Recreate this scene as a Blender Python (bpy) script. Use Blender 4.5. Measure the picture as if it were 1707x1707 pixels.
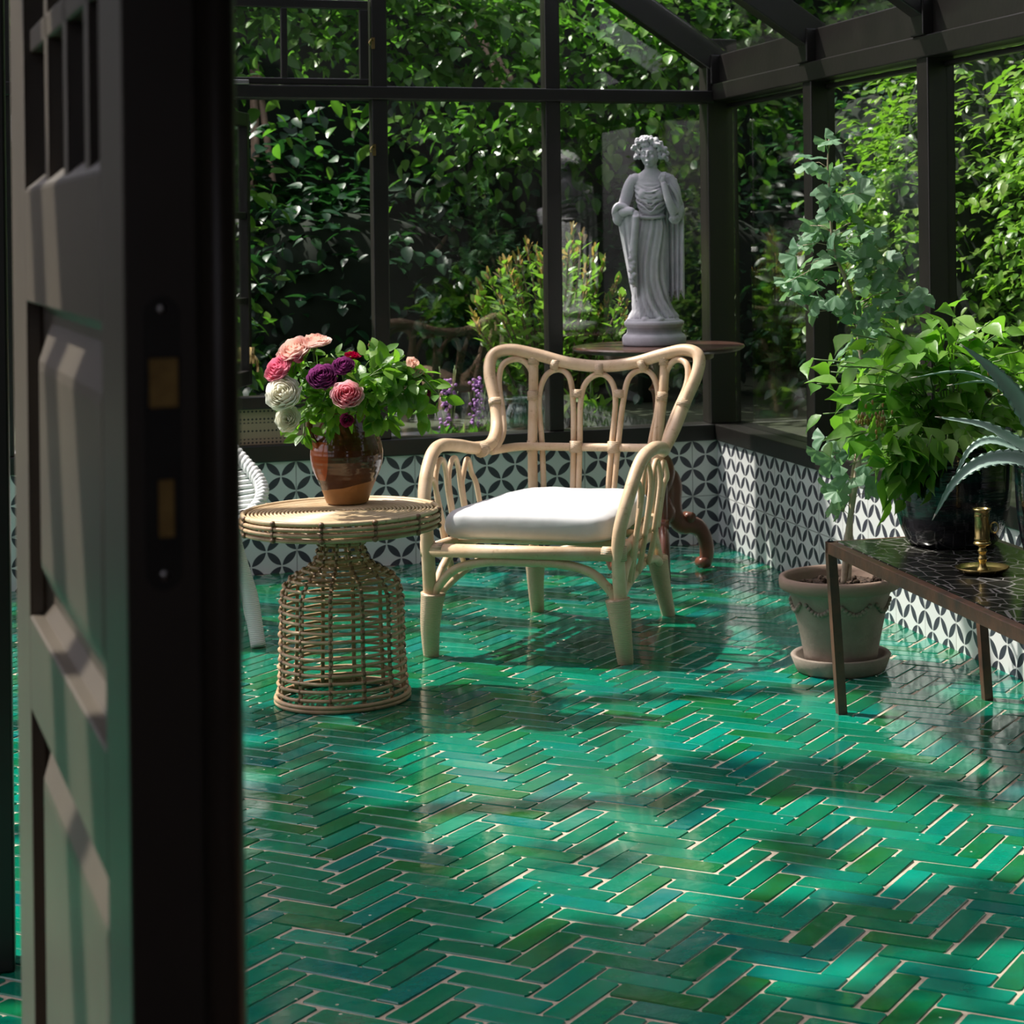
import bpy, math, random
import numpy as np
from mathutils import Matrix, Vector
sc = bpy.context.scene
for o in list(bpy.data.objects): bpy.data.objects.remove(o)
COL = sc.collection
rng = np.random.default_rng(7)
random.seed(7)
PI = math.pi

# ------------------------------------------------------------ camera
F, CX, CY, CH = 3300.0, 1280.0, 384.4, 1.15
TH, RO = math.atan(1199/3300.0), math.radians(-0.7)
Mc = Matrix.Rotation(-TH, 3, 'Z') @ Matrix.Rotation(PI/2, 3, 'X') @ Matrix.Rotation(RO, 3, 'Z')
cam = bpy.data.cameras.new('camera'); camo = bpy.data.objects.new('camera', cam); COL.objects.link(camo)
camo.matrix_world = Matrix.Translation((0, 0, CH)) @ Mc.to_4x4()
cam.sensor_width = 36; cam.sensor_fit = 'HORIZONTAL'
cam.lens = F/1707*36; cam.shift_x = -(CX-853.5)/1707; cam.shift_y = -(853.5-CY)/1707
cam.clip_start = 0.05; cam.clip_end = 200
cam.dof.use_dof = True; cam.dof.focus_distance = 4.3; cam.dof.aperture_fstop = 11.0
sc.camera = camo

# ------------------------------------------------------------ world, sun, exposure
w = bpy.data.worlds.new('world'); sc.world = w; w.use_nodes = True
nt = w.node_tree; nt.nodes.clear()
sky = nt.nodes.new('ShaderNodeTexSky'); sky.sky_type = 'NISHITA'; sky.sun_disc = False
sky.sun_elevation = math.radians(55); sky.sun_rotation = math.radians(-55); sky.air_density = 1.0; sky.dust_density = 3.0
bg = nt.nodes.new('ShaderNodeBackground'); bg.inputs[1].default_value = 0.27
wo = nt.nodes.new('ShaderNodeOutputWorld')
hs = nt.nodes.new('ShaderNodeHueSaturation'); hs.inputs['Saturation'].default_value = 0.35; nt.links.new(sky.outputs[0], hs.inputs['Color']); wm = nt.nodes.new('ShaderNodeMix'); wm.data_type = 'RGBA'; wm.blend_type = 'MULTIPLY'; wm.inputs[0].default_value = 1.0; wm.inputs[7].default_value = (1.04, 0.94, 1.00, 1); nt.links.new(hs.outputs[0], wm.inputs[6]); nt.links.new(wm.outputs[2], bg.inputs[0]); nt.links.new(bg.outputs[0], wo.inputs[0])
SUND = Vector((0.77, -0.64, -1.42)).normalized()
sl = bpy.data.lights.new('sun', 'SUN'); sl.energy = 9.0; sl.angle = math.radians(0.9); sl.color = (1.0, 0.95, 0.87)
so = bpy.data.objects.new('sun', sl); COL.objects.link(so)
so.rotation_euler = SUND.to_track_quat('-Z', 'Y').to_euler(); so.location = (-3, 9, 8)
sc.view_settings.view_transform = 'Standard'; sc.view_settings.look = 'None'
sc.view_settings.exposure = 0.08; sc.view_settings.gamma = 1.0; sc.view_settings.use_curve_mapping = False
sc.cycles.max_bounces = 10; sc.cycles.transparent_max_bounces = 24
sc.cycles.diffuse_bounces = 4; sc.cycles.glossy_bounces = 4; sc.cycles.caustics_reflective = False; sc.cycles.caustics_refractive = False
sc.cycles.sample_clamp_indirect = 6.0
sc.cycles.use_denoising = True

# ------------------------------------------------------------ placing helpers (photo point -> place in the room)
C0 = Vector((0, 0, CH))
def ray(x, y): return Mc @ Vector(((x-CX)/F, -(y-CY)/F, -1.0))
def PZ(x, y, z=0.0): r = ray(x, y); return C0 + r*((z-CH)/r.z)
def PX(x, y, X): r = ray(x, y); return C0 + r*(X/r.x)
def PY(x, y, Y): r = ray(x, y); return C0 + r*(Y/r.y)
def PD(x, y, d): return C0 + ray(x, y)*d

# ------------------------------------------------------------ mesh helpers
def V3(p): return np.array([p[0], p[1], p[2]], float)
def spline(pts, n=8, closed=False):
    P = np.array([V3(p) for p in pts]); m = len(P); out = []
    rngi = range(m if closed else m-1)
    for i in rngi:
        if closed: a, b, c, d = P[(i-1) % m], P[i], P[(i+1) % m], P[(i+2) % m]
        else: a, b, c, d = P[max(i-1, 0)], P[i], P[i+1], P[min(i+2, m-1)]
        for k in range(n):
            t = k/n
            out.append(0.5*((2*b)+(-a+c)*t+(2*a-5*b+4*c-d)*t*t+(-a+3*b-3*c+d)*t**3))
    if not closed: out.append(P[-1])
    return np.array(out)
class MB:
    def __init__(s): s.v = []; s.f = []; s.n = 0; s.mk = []
    def mark(s, i): s.mk.append((len(s.f), i)); return s
    def add(s, v, f):
        v = np.asarray(v, float).reshape(-1, 3); s.v.append(v); s.f += [tuple(int(i)+s.n for i in q) for q in f]; s.n += len(v); return s
    def box(s, a, b, M=None):
        x0, y0, z0 = a; x1, y1, z1 = b
        v = np.array([(x0,y0,z0),(x1,y0,z0),(x1,y1,z0),(x0,y1,z0),(x0,y0,z1),(x1,y0,z1),(x1,y1,z1),(x0,y1,z1)], float)
        if M is not None: v = np.array([M @ Vector(p) for p in v])
        return s.add(v, [(0,3,2,1),(4,5,6,7),(0,1,5,4),(1,2,6,5),(2,3,7,6),(3,0,4,7)])
    def tube(s, pts, r, sides=8, closed=False, caps=True):
        P = np.array([V3(p) for p in pts]); m = len(P)
        R = np.full(m, r, float) if np.isscalar(r) else np.interp(np.linspace(0, 1, m), np.linspace(0, 1, len(r)), r)
        if closed: T = np.roll(P, -1, 0)-np.roll(P, 1, 0)
        else: T = np.gradient(P, axis=0)
        T /= (np.linalg.norm(T, axis=1, keepdims=True)+1e-12)
        up = np.array([0, 0, 1.0]) if abs(T[0][2]) < 0.9 else np.array([1.0, 0, 0])
        N = np.cross(T[0], up); N /= np.linalg.norm(N); vs = []
        ang = np.linspace(0, 2*PI, sides, endpoint=False)
        for i in range(m):
            N = N-T[i]*np.dot(N, T[i]); N /= (np.linalg.norm(N)+1e-12); B = np.cross(T[i], N)
            vs.append(P[i]+R[i]*(np.cos(ang)[:, None]*N+np.sin(ang)[:, None]*B))
        f = []
        for i in range(m if closed else m-1):
            a = i*sides; b = ((i+1) % m)*sides
            for k in range(sides): f.append((a+k, a+(k+1) % sides, b+(k+1) % sides, b+k))
        if caps and not closed: f.append(tuple(range(sides-1, -1, -1))); f.append(tuple((m-1)*sides+k for k in range(sides)))
        return s.add(np.concatenate(vs), f)
    def ring(s, c, R, r, seg=48, sides=6, ax=1.0):
        a = np.linspace(0, 2*PI, seg, endpoint=False)
        return s.tube([(c[0]+R*math.cos(t), c[1]+R*math.sin(t)*ax, c[2]) for t in a], r, sides, closed=True)
    def lathe(s, prof, c=(0, 0, 0), seg=40, cap=True):
        n = len(prof); a = np.linspace(0, 2*PI, seg, endpoint=False); v = []
        for r, z in prof: v += [(c[0]+r*math.cos(t), c[1]+r*math.sin(t), c[2]+z) for t in a]
        f = [(i*seg+k, i*seg+(k+1) % seg, (i+1)*seg+(k+1) % seg, (i+1)*seg+k) for i in range(n-1) for k in range(seg)]
        if cap: f.append(tuple(range(seg-1, -1, -1))); f.append(tuple((n-1)*seg+k for k in range(seg)))
        return s.add(v, f)
    def ball(s, c, r, seg=12, rings=8, M=None):
        r = np.array([r]*3 if np.isscalar(r) else r, float); v = []
        for i in range(1, rings):
            ph = PI*i/rings
            for k in range(seg): t = 2*PI*k/seg; v.append((math.sin(ph)*math.cos(t), math.sin(ph)*math.sin(t), math.cos(ph)))
        v += [(0, 0, 1), (0, 0, -1)]; v = np.array(v)*r
        if M is not None: v = v @ np.array(M.to_3x3()).T
        v = v+V3(c); f = []
        for i in range(rings-2):
            for k in range(seg): f.append((i*seg+k, (i+1)*seg+k, (i+1)*seg+(k+1) % seg, i*seg+(k+1) % seg))
        t, b = (rings-1)*seg, (rings-1)*seg+1
        for k in range(seg): f.append((t, k, (k+1) % seg)); f.append((b, (rings-2)*seg+(k+1) % seg, (rings-2)*seg+k))
        return s.add(v, f)
    def inst(s, tv, tf, pos, Rm, scale):
        """many copies of a template: pos (n,3), Rm (n,3,3), scale (n,) or (n,3)"""
        tv = np.asarray(tv, float); n = len(pos); sc_ = np.asarray(scale, float)
        if sc_.ndim == 1: sc_ = np.repeat(sc_[:, None], 3, 1)
        v = np.einsum('nij,nkj->nki', Rm, tv[None]*sc_[:, None, :])+np.asarray(pos)[:, None, :]
        k = len(tv); s.v.append(v.reshape(-1, 3))
        base = s.n+np.arange(n)*k
        for q in tf: s.f += list(map(tuple, (base[:, None]+np.array(q)[None]).tolist()))
        s.n += n*k; return s
    def build(s, name, mat=None, parent=None, smooth=True, loc=None, rotz=0, bevel=0, bseg=2):
        me = bpy.data.meshes.new(name); me.from_pydata(np.concatenate(s.v).tolist(), [], s.f)
        if smooth: me.polygons.foreach_set('use_smooth', [True]*len(me.polygons))
        if s.mk:
            mi = np.zeros(len(s.f), int)
            for a, i in s.mk: mi[a:] = i
            me.polygons.foreach_set('material_index', mi.tolist())
        me.update()
        for m in (mat if isinstance(mat, (list, tuple)) else [mat]):
            if m: me.materials.append(m)
        o = bpy.data.objects.new(name, me); COL.objects.link(o)
        if parent: o.parent = parent
        if loc is not None: o.location = loc
        o.rotation_euler.z = rotz
        if bevel:
            b = o.modifiers.new('bevel', 'BEVEL'); b.width = bevel; b.segments = bseg; b.limit_method = 'ANGLE'; b.angle_limit = 0.7
        return o
def empty(name, loc=(0, 0, 0), rotz=0):
    o = bpy.data.objects.new(name, None); COL.objects.link(o); o.location = loc; o.rotation_euler = (0, 0, rotz); o.empty_display_size = 0.1; return o
def tag(o, label, cat, group=None, kind=None):
    o['label'] = label; o['category'] = cat
    if group: o['group'] = group
    if kind: o['kind'] = kind
    return o
def struct(o, label=None):
    o['kind'] = 'structure'
    if label: o['label'] = label
    return o
def thing(name, label, cat, loc=(0, 0, 0), rotz=0, group=None): return tag(empty(name, loc, rotz), label, cat, group)

# ------------------------------------------------------------ materials
class NT:
    def __init__(s, name):
        s.m = bpy.data.materials.new(name); s.m.use_nodes = True; s.t = s.m.node_tree; s.t.nodes.clear()
        s.out = s.t.nodes.new('ShaderNodeOutputMaterial')
    def n(s, typ, **k):
        nd = s.t.nodes.new(typ)
        for a, b in k.items():
            if a.startswith('_'): nd.inputs[int(a[1:])].default_value = b
            else: setattr(nd, a, b)
        return nd
    def l(s, a, b): s.t.links.new(a, b)
    def math(s, op, a, b=None, c=None):
        nd = s.t.nodes.new('ShaderNodeMath'); nd.operation = op
        for i, x in enumerate((a, b, c)):
            if x is None: continue
            if hasattr(x, 'links'): s.l(x, nd.inputs[i])
            else: nd.inputs[i].default_value = x
        return nd.outputs[0]
    def mix(s, fac, a, b, blend='MIX'):
        nd = s.t.nodes.new('ShaderNodeMix'); nd.data_type = 'RGBA'; nd.blend_type = blend
        for i, x in ((0, fac), (6, a), (7, b)):
            if hasattr(x, 'links'): s.l(x, nd.inputs[i])
            else: nd.inputs[i].default_value = x if i == 0 else (*x, 1)
        return nd.outputs[2]
    def ramp(s, fac, stops, interp='LINEAR'):
        nd = s.t.nodes.new('ShaderNodeValToRGB'); cr = nd.color_ramp; cr.interpolation = interp
        while len(cr.elements) < len(stops): cr.elements.new(0.5)
        for e, (p, c) in zip(cr.elements, stops): e.position = p; e.color = (*c, 1)
        s.l(fac, nd.inputs[0]); return nd.outputs[0]
    def noise(s, scale, detail=3, rough=0.5, vec=None, dist=0.0, coord='Object', out=0):
        if vec is None: vec = s.coord(coord)
        nd = s.n('ShaderNodeTexNoise'); nd.inputs['Scale'].default_value = scale; nd.inputs['Detail'].default_value = detail
        nd.inputs['Roughness'].default_value = rough; nd.inputs['Distortion'].default_value = dist
        s.l(vec, nd.inputs['Vector']); return nd.outputs[out]
    def coord(s, which='Object'): return s.n('ShaderNodeTexCoord').outputs[which]
    def mapping(s, vec, scale=(1, 1, 1), rot=(0, 0, 0)):
        nd = s.n('ShaderNodeMapping'); nd.inputs['Scale'].default_value = scale; nd.inputs['Rotation'].default_value = rot
        s.l(vec, nd.inputs['Vector']); return nd.outputs[0]
    def bump(s, h, strength=0.3, dist=0.01):
        nd = s.n('ShaderNodeBump'); nd.inputs['Strength'].default_value = strength; nd.inputs['Distance'].default_value = dist
        s.l(h, nd.inputs['Height']); return nd.outputs[0]
    def prin(s, col, rough=0.5, metal=0.0, spec=0.5, coat=0.0, bump=None, trans=None, coatr=0.03):
        p = s.n('ShaderNodeBsdfPrincipled')
        def setp(nm, x):
            if hasattr(x, 'links'): s.l(x, p.inputs[nm])
            elif nm == 'Base Color': p.inputs[nm].default_value = (*x, 1)
            else: p.inputs[nm].default_value = x
        setp('Base Color', col); setp('Roughness', rough); setp('Metallic', metal); setp('Specular IOR Level', spec)
        setp('Coat Weight', coat); setp('Coat Roughness', coatr)
        if bump is not None: s.l(bump, p.inputs['Normal'])
        return p
    def done(s, shader): s.l(shader if hasattr(shader, 'links') else shader.outputs[0], s.out.inputs[0]); return s.m
def simple(name, a, b=None, rough=0.5, scale=20, metal=0, coat=0, spec=0.5, bs=0.0, bscale=60, bdist=0.003):
    t = NT(name); b = b or tuple(x*0.75 for x in a)
    nz = t.noise(scale, 4, 0.6)
    col = t.mix(t.ramp(nz, [(0.3, (0, 0, 0)), (0.7, (1, 1, 1))]), b, a)
    bp = t.bump(t.noise(bscale, 3), bs, bdist) if bs else None
    return t.done(t.prin(col, rough, metal, spec, coat, bp))

def mat_leaf(name, c1, c2, c3=None, rough=0.38, trans=0.4, tc=None, spec=0.5):
    t = NT(name); g = t.n('ShaderNodeNewGeometry'); rnd = g.outputs['Random Per Island']
    stops = [(0.0, c1), (0.55, c2), (1.0, c3 or c2)]
    col = t.ramp(rnd, stops)
    nz = t.noise(30, 3); col = t.mix(t.math('MULTIPLY', nz, 0.35), col, tuple(x*0.55 for x in c2))
    p = t.prin(col, rough, 0, spec, bump=t.bump(t.noise(90, 2), 0.25, 0.003))
    tr = t.n('ShaderNodeBsdfTranslucent')
    tcol = t.mix(0.6, col, tc or (c2[0]*1.7+0.015, c2[1]*1.9+0.04, c2[2]*0.8))
    t.l(tcol, tr.inputs[0])
    mx = t.n('ShaderNodeMixShader', _0=trans); t.l(p.outputs[0], mx.inputs[1]); t.l(tr.outputs[0], mx.inputs[2])
    return t.done(mx)

def mat_floor():
    t = NT('glazed_green_brick'); g = t.n('ShaderNodeNewGeometry'); rnd = g.outputs['Random Per Island']
    col = t.ramp(rnd, [(0.0, (0.000, 0.075, 0.036)), (0.12, (0.000, 0.200, 0.110)), (0.26, (0.000, 0.120, 0.060)), (0.40, (0.000, 0.250, 0.150)),
                       (0.54, (0.000, 0.185, 0.130)), (0.66, (0.002, 0.140, 0.035)), (0.80, (0.012, 0.110, 0.016)), (0.90, (0.000, 0.140, 0.135)), (1.0, (0.000, 0.275, 0.190))])
    nz = t.noise(9, 5, 0.65, dist=0.6)
    col = t.mix(t.ramp(nz, [(0.35, (0, 0, 0)), (0.75, (0.75, 0.75, 0.75))]), col, (0.0, 0.17, 0.095))
    n2 = t.noise(3.1, 4, 0.6); col = t.mix(t.ramp(n2, [(0.55, (0, 0, 0)), (0.8, (0.6, 0.6, 0.6))]), col, (0.018, 0.12, 0.02))
    n4 = t.noise(2.3, 2, 0.6, vec=t.mapping(t.coord(), (1, 1, 1), (0, 0, 2.1))); col = t.mix(t.ramp(n4, [(0.55, (0, 0, 0)), (0.75, (0.5, 0.5, 0.5))]), col, (0.0, 0.14, 0.125))
    vo = t.n('ShaderNodeTexVoronoi'); vo.inputs['Scale'].default_value = 26; t.l(t.coord(), vo.inputs['Vector'])
    spot = t.math('LESS_THAN', vo.outputs[0], 0.075); sp2 = t.math('GREATER_THAN', t.noise(6, 2), 0.53)
    col = t.mix(t.math('MULTIPLY', spot, sp2), col, (0.55, 0.52, 0.42))
    wear = t.ramp(t.noise(55, 4, 0.8), [(0.66, (0, 0, 0)), (0.78, (0.5, 0.5, 0.5))])
    col = t.mix(wear, col, (0.28, 0.34, 0.24))
    rough = t.ramp(t.noise(14, 4, 0.7), [(0.35, (0.07,)*3), (0.8, (0.24,)*3)])
    h = t.math('ADD', t.noise(11, 2, 0.5), t.math('MULTIPLY', t.noise(60, 3, 0.6), 0.12))
    return t.done(t.prin(col, rough, 0, 0.6, 0.35, t.bump(h, 0.22, 0.010), coatr=0.06))

def mat_walltile(name, axis, u0, ztop=0.381, T=0.2035):
    """encaustic tile: dark petals on white, joints between the tiles"""
    t = NT(name); s = t.n('ShaderNodeSeparateXYZ'); t.l(t.coord('Object'), s.inputs[0])
    u = t.math('DIVIDE', t.math('SUBTRACT', s.outputs[axis], u0), T); v = t.math('DIVIDE', t.math('SUBTRACT', s.outputs[2], ztop), T)
    a = t.math('ADD', t.math('MULTIPLY', u, 2), t.math('MULTIPLY', v, 2)); b = t.math('SUBTRACT', t.math('MULTIPLY', u, 2), t.math('MULTIPLY', v, 2))
    Rr, w_ = 0.72, 0.165
    def petal(a, b):
        fa = t.math('SUBTRACT', t.math('FRACT', t.math('ADD', a, 40)), 0.5)
        db = t.math('ABSOLUTE', t.math('SUBTRACT', t.math('FRACT', t.math('ADD', b, 40.5)), 0.5))
        le = t.math('SUBTRACT', t.math('SQRT', t.math('MAXIMUM', t.math('SUBTRACT', Rr*Rr, t.math('MULTIPLY', fa, fa)), 0.0)), Rr-w_)
        return t.math('LESS_THAN', db, le)
    pet = t.math('MAXIMUM', petal(a, b), petal(b, a))
    def joint(x):
        fr = t.math('FRACT', t.math('ADD', x, 20)); d = t.math('MINIMUM', fr, t.math('SUBTRACT', 1.0, fr)); return t.math('LESS_THAN', d, 0.008)
    jo = t.math('MAXIMUM', joint(u), joint(v))
    cell = t.n('ShaderNodeTexWhiteNoise', noise_dimensions='2D'); cmb = t.n('ShaderNodeCombineXYZ')
    t.l(t.math('FLOOR', u), cmb.inputs[0]); t.l(t.math('FLOOR', v), cmb.inputs[1]); t.l(cmb.outputs[0], cell.inputs[0])
    white = t.mix(cell.outputs[0], (0.66, 0.67, 0.66), (0.76, 0.76, 0.74))
    white = t.mix(t.math('MULTIPLY', t.noise(20, 4), 0.35), white, (0.55, 0.56, 0.55))
    dark = t.mix(t.noise(45, 4, 0.7), (0.030, 0.032, 0.045), (0.060, 0.062, 0.080))
    col = t.mix(pet, white, dark); col = t.mix(jo, col, (0.30, 0.30, 0.29))
    return t.done(t.prin(col, 0.42, 0, 0.45, bump=t.bump(t.math('SUBTRACT', 1.0, jo), 0.4, 0.002)))

def mat_glass(name='window_glass', tint=(0.97, 0.98, 0.975), r0=0.09):
    t = NT(name); g = t.n('ShaderNodeNewGeometry'); vm = t.n('ShaderNodeVectorMath', operation='DOT_PRODUCT')
    t.l(g.outputs['Normal'], vm.inputs[0]); t.l(g.outputs['Incoming'], vm.inputs[1])
    c = t.math('SUBTRACT', 1.0, t.math('ABSOLUTE', vm.outputs['Value'])); p5 = t.math('POWER', c, 5.0)
    fac = t.math('ADD', t.math('MULTIPLY', p5, 1-r0), r0)
    tr = t.n('ShaderNodeBsdfTransparent'); tr.inputs[0].default_value = (*tint, 1)
    gl = t.n('ShaderNodeBsdfAnisotropic') if False else t.n('ShaderNodeBsdfGlossy'); gl.inputs['Roughness'].default_value = 0.0
    mx = t.n('ShaderNodeMixShader'); t.l(fac, mx.inputs[0]); t.l(tr.outputs[0], mx.inputs[1]); t.l(gl.outputs[0], mx.inputs[2])
    return t.done(mx)

def mat_rattan(name, a, b, dark, rough=0.42):
    t = NT(name); nz = t.noise(14, 4, 0.6); col = t.mix(t.ramp(nz, [(0.35, (0, 0, 0)), (0.7, (1, 1, 1))]), b, a)
    col = t.mix(t.ramp(t.noise(45, 3, 0.7), [(0.6, (0, 0, 0)), (0.75, (0.7,)*3)]), col, dark)
    return t.done(t.prin(col, rough, 0, 0.4, bump=t.bump(t.noise(120, 3), 0.2, 0.002)))
def mat_wrap(name, a, dark, freq=500):
    t = NT(name); s = t.n('ShaderNodeSeparateXYZ'); t.l(t.coord('Object'), s.inputs[0])
    wv = t.math('SINE', t.math('MULTIPLY', s.outputs[2], freq)); wv = t.math('MULTIPLY', t.math('ADD', wv, 1), 0.5)
    col = t.mix(t.math('POWER', wv, 0.5), dark, a)
    return t.done(t.prin(col, 0.5, bump=t.bump(wv, 0.6, 0.002)))

M = {}
M['paint'] = simple('dark_frame_paint', (0.014, 0.012, 0.0105), (0.009, 0.008, 0.007), 0.34, 8, bs=0.12, bscale=40)
M['door'] = simple('dark_door_paint', (0.100, 0.082, 0.062), (0.075, 0.063, 0.05), 0.36, 5, bs=0.08, bscale=25)
M['glass'] = mat_glass()
M['rattan'] = mat_rattan('pale_rattan', (0.74, 0.55, 0.38), (0.60, 0.41, 0.25), (0.38, 0.22, 0.11))
M['wrapr'] = mat_wrap('rattan_binding', (0.68, 0.50, 0.34), (0.36, 0.24, 0.13), 1500)
M['wicker'] = mat_rattan('brown_wicker', (0.56, 0.39, 0.23), (0.36, 0.22, 0.115), (0.13, 0.07, 0.035), 0.38)
M['wickertop'] = mat_rattan('pale_wicker_top', (0.68, 0.53, 0.34), (0.52, 0.37, 0.21), (0.24, 0.15, 0.08), 0.40)
M['wickerdark'] = mat_rattan('dark_wicker_ties', (0.22, 0.12, 0.06), (0.15, 0.08, 0.04), (0.08, 0.04, 0.02))
M['white_wicker'] = mat_rattan('white_wicker', (0.78, 0.78, 0.76), (0.66, 0.67, 0.66), (0.5, 0.5, 0.5), 0.45)
M['white_wrap'] = mat_wrap('white_wicker_binding', (0.66, 0.66, 0.62), (0.40, 0.40, 0.37), 1300)
M['cushion'] = simple('white_linen', (0.56, 0.56, 0.565), (0.52, 0.52, 0.525), 0.85, 30, spec=0.2, bs=0.25, bscale=9, bdist=0.01)
M['grout'] = simple('pale_grout', (0.50, 0.43, 0.33), (0.34, 0.28, 0.21), 0.85, 60, bs=0.5, bscale=200)
M['floor'] = mat_floor()
M['tile_back'] = mat_walltile('petal_tile_end_wall', 0, 2.212)
M['tile_side'] = mat_walltile('petal_tile_side_wall', 1, 6.93)

# ------------------------------------------------------------ THE ROOM
XR, YB, XL, YF = 2.31, 6.93, -1.70, 2.15
ZT, ZS, ZE = 0.381, 0.44, 1.625
# herringbone floor of glazed bricks laid at 45 degrees
def herring():
    L, W, G = 0.1515, 0.0475, 0.0045
    ox, oy = PZ(1000+1005/2.414, 1100+1280/2.414).x, PZ(1000+1005/2.414, 1100+1280/2.414).y
    mb = MB(); P = W+G; c45 = math.cos(PI/4)
    q = []
    for i in range(-90, 90):
        for j in range(-90, 90):
            k = (i-j) % 6
            # herringbone with 1:3 bricks on unit grid: brick covers 3 cells
            if k == 0: q.append((i, j, 0))
            elif k == 3: q.append((i, j, 1))
    # horizontal bricks cover (i..i+2, j) ; vertical ones (i, j-2..j)
    for i, j, o in q:
        if o == 0: cx, cy, lx, ly = (i+1.5)*P, (j+0.5)*P, L/2, W/2
        else: cx, cy, lx, ly = (i+0.5)*P, (j+1.5-1.0)*P, W/2, L/2
        if o == 1: cy = (j-0.5)*P
        X = ox+(cx*c45-cy*c45); Y = oy+(cx*c45+cy*c45)
        if not (XL-0.1 < X < XR+0.02 and YF-0.12 < Y < YB+0.03): continue
        jx, jy = rng.normal(0, 0.0012, 2); an = PI/4+rng.normal(0, 0.008); lx *= 1+rng.normal(0, 0.012); ly *= 1+rng.normal(0, 0.03)
        tx, ty = rng.normal(0, 0.007, 2); z0 = abs(rng.normal(0, 0.0005))
        e = 0.0016; ca, sa = math.cos(an), math.sin(an)
        ringp = []
        for (ins, z) in ((0, -0.006), (0.0004, -0.0022), (e, 0.0)):
            a, b = lx-ins, ly-ins; r = 0.004
            for (u, v) in ((-a+r, -b), (a-r, -b), (a, -b+r), (a, b-r), (a-r, b), (-a+r, b), (-a, b-r), (-a, -b+r)):
                ringp.append((X+jx+u*ca-v*sa, Y+jy+u*sa+v*ca, z+z0+u*tx+v*ty))
        f = []
        for rr in range(2):
            for k in range(8): f.append((rr*8+k, rr*8+(k+1) % 8, rr*8+8+(k+1) % 8, rr*8+8+k))
        f.append(tuple(16+k for k in range(8)))
        mb.add(ringp, f)
    return mb
fl = struct(herring().build('floor', M['floor'], smooth=False), 'glazed green herringbone brick floor')
gb = MB(); gb.box((XL-0.2, YF-0.05, -0.08), (XR+0.15, YB+0.15, -0.0022)); struct(gb.build('floor_grout', M['grout'], fl, smooth=False))

struct(MB().box((XL-0.2, YB, 0), (XR, YB+0.13, ZT)).build('wall_back', M['tile_back'], smooth=False), 'low wall of black and white petal tiles under the end windows')
struct(MB().box((XR, YF, 0), (XR+0.13, YB+0.13, ZT)).build('wall_right', M['tile_side'], smooth=False), 'low wall of petal tiles along the right side')
M['plaster'] = simple('dark_plaster', (0.018, 0.017, 0.016), (0.014, 0.013, 0.012), 0.8, 6)
struct(MB().box((XL-0.2, YF, 0), (XL-0.07, YB, ZT)).build('wall_left', M['tile_side'], smooth=False))
tn = [0]
def trim(mb, mat='paint', label=None, bevel=0.004):
    tn[0] += 1
    return struct(mb.build('trim_%d' % tn[0], M[mat], smooth=False, bevel=bevel), label)
# sills
trim(MB().box((XL-0.2, YB-0.012, ZT), (XR-0.012, YB+0.11, ZS)), label='dark wooden sill over the tiled end wall')
trim(MB().box((XR-0.012, YF, ZT), (XR+0.13, YB+0.11, ZS)), label='dark wooden sill over the tiled side wall')
trim(MB().box((XL-0.2, YF, ZT), (XL-0.06, YB, ZS)))
# end wall: mullions, transom, corner post
xm = [-1.37, -0.76, -0.145, 0.470, 1.083, 1.700]
SLOPE = math.tan(math.radians(33)); XM = 0.30
def roofz(x): return 1.70+(XR-abs(x-XM)-XM)*SLOPE if True else 0
for x in xm:
    trim(MB().box((x-0.022 if x > 0.5 else x-0.03, YB, ZS), (x+0.032, YB+0.075, roofz(x)-0.02)), label='dark glazing bar of the end window')
trim(MB().box((XR-0.023, YB, ZS), (XR+0.095, YB+0.1, 1.86)), label='dark corner post between the end and side windows')
trim(MB().box((XL-0.2, YB-0.012, 1.622), (XR+0.0, YB+0.08, 1.668)), label='dark transom across the end windows')
# side wall posts
yp = [5.985, 5.085, 4.20, 3.32, 2.45]
for y in yp:
    trim(MB().box((XR+0.004, y-0.038, ZS), (XR+0.088, y+0.038, 1.66)), label='dark post between the side windows')
    trim(MB().box((XL-0.14, y-0.035, ZS), (XL-0.06, y+0.035, 1.66)))
trim(MB().box((XR-0.005, YF, 1.630), (XR+0.10, YB+0.05, 1.692)), 'paint', 'dark eaves beam on the side posts')
trim(MB().box((XR+0.02, YF, 1.692), (XR+0.10, YB+0.05, 1.80)), 'paint', 'upper fascia board above the eaves beam')
trim(MB().box((XL-0.16, YF, 1.63), (XL-0.06, YB+0.05, 1.80)))
trim(MB().box((XR+0.055, YF, 1.606), (XR+0.08, YB, 1.622)), label='thin top rail of the side windows')
# rafters both slopes
def rafter(y, side, wdt=0.065):
    x0 = XR+0.06 if side > 0 else XL-0.12
    z0 = 1.70
    x1 = XM; z1 = z0+abs(x0-x1)*SLOPE
    a = wdt/2; dz = 0.115
    v = [(x0, y-a, z0), (x1, y-a, z1), (x1, y-a, z1+dz), (x0, y-a, z0+dz), (x0, y+a, z0), (x1, y+a, z1), (x1, y+a, z1+dz), (x0, y+a, z0+dz)]
    return MB().add(v, [(0,1,2,3),(7,6,5,4),(0,4,5,1),(1,5,6,2),(2,6,7,3),(3,7,4,0)])
for y in [YB+0.03]+yp:
    trim(rafter(y, 1, 0.075), label='dark rafter under the glass roof'); trim(rafter(y, -1))
    # short heel block where the rafter meets the eaves
    trim(MB().box((XR-0.012, y-0.045, 1.692), (XR+0.06, y+0.045, 1.80)))
trim(MB().box((XM-0.04, YF, roofz(XM)-0.02), (XM+0.04, YB+0.1, roofz(XM)+0.16)))
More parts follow.
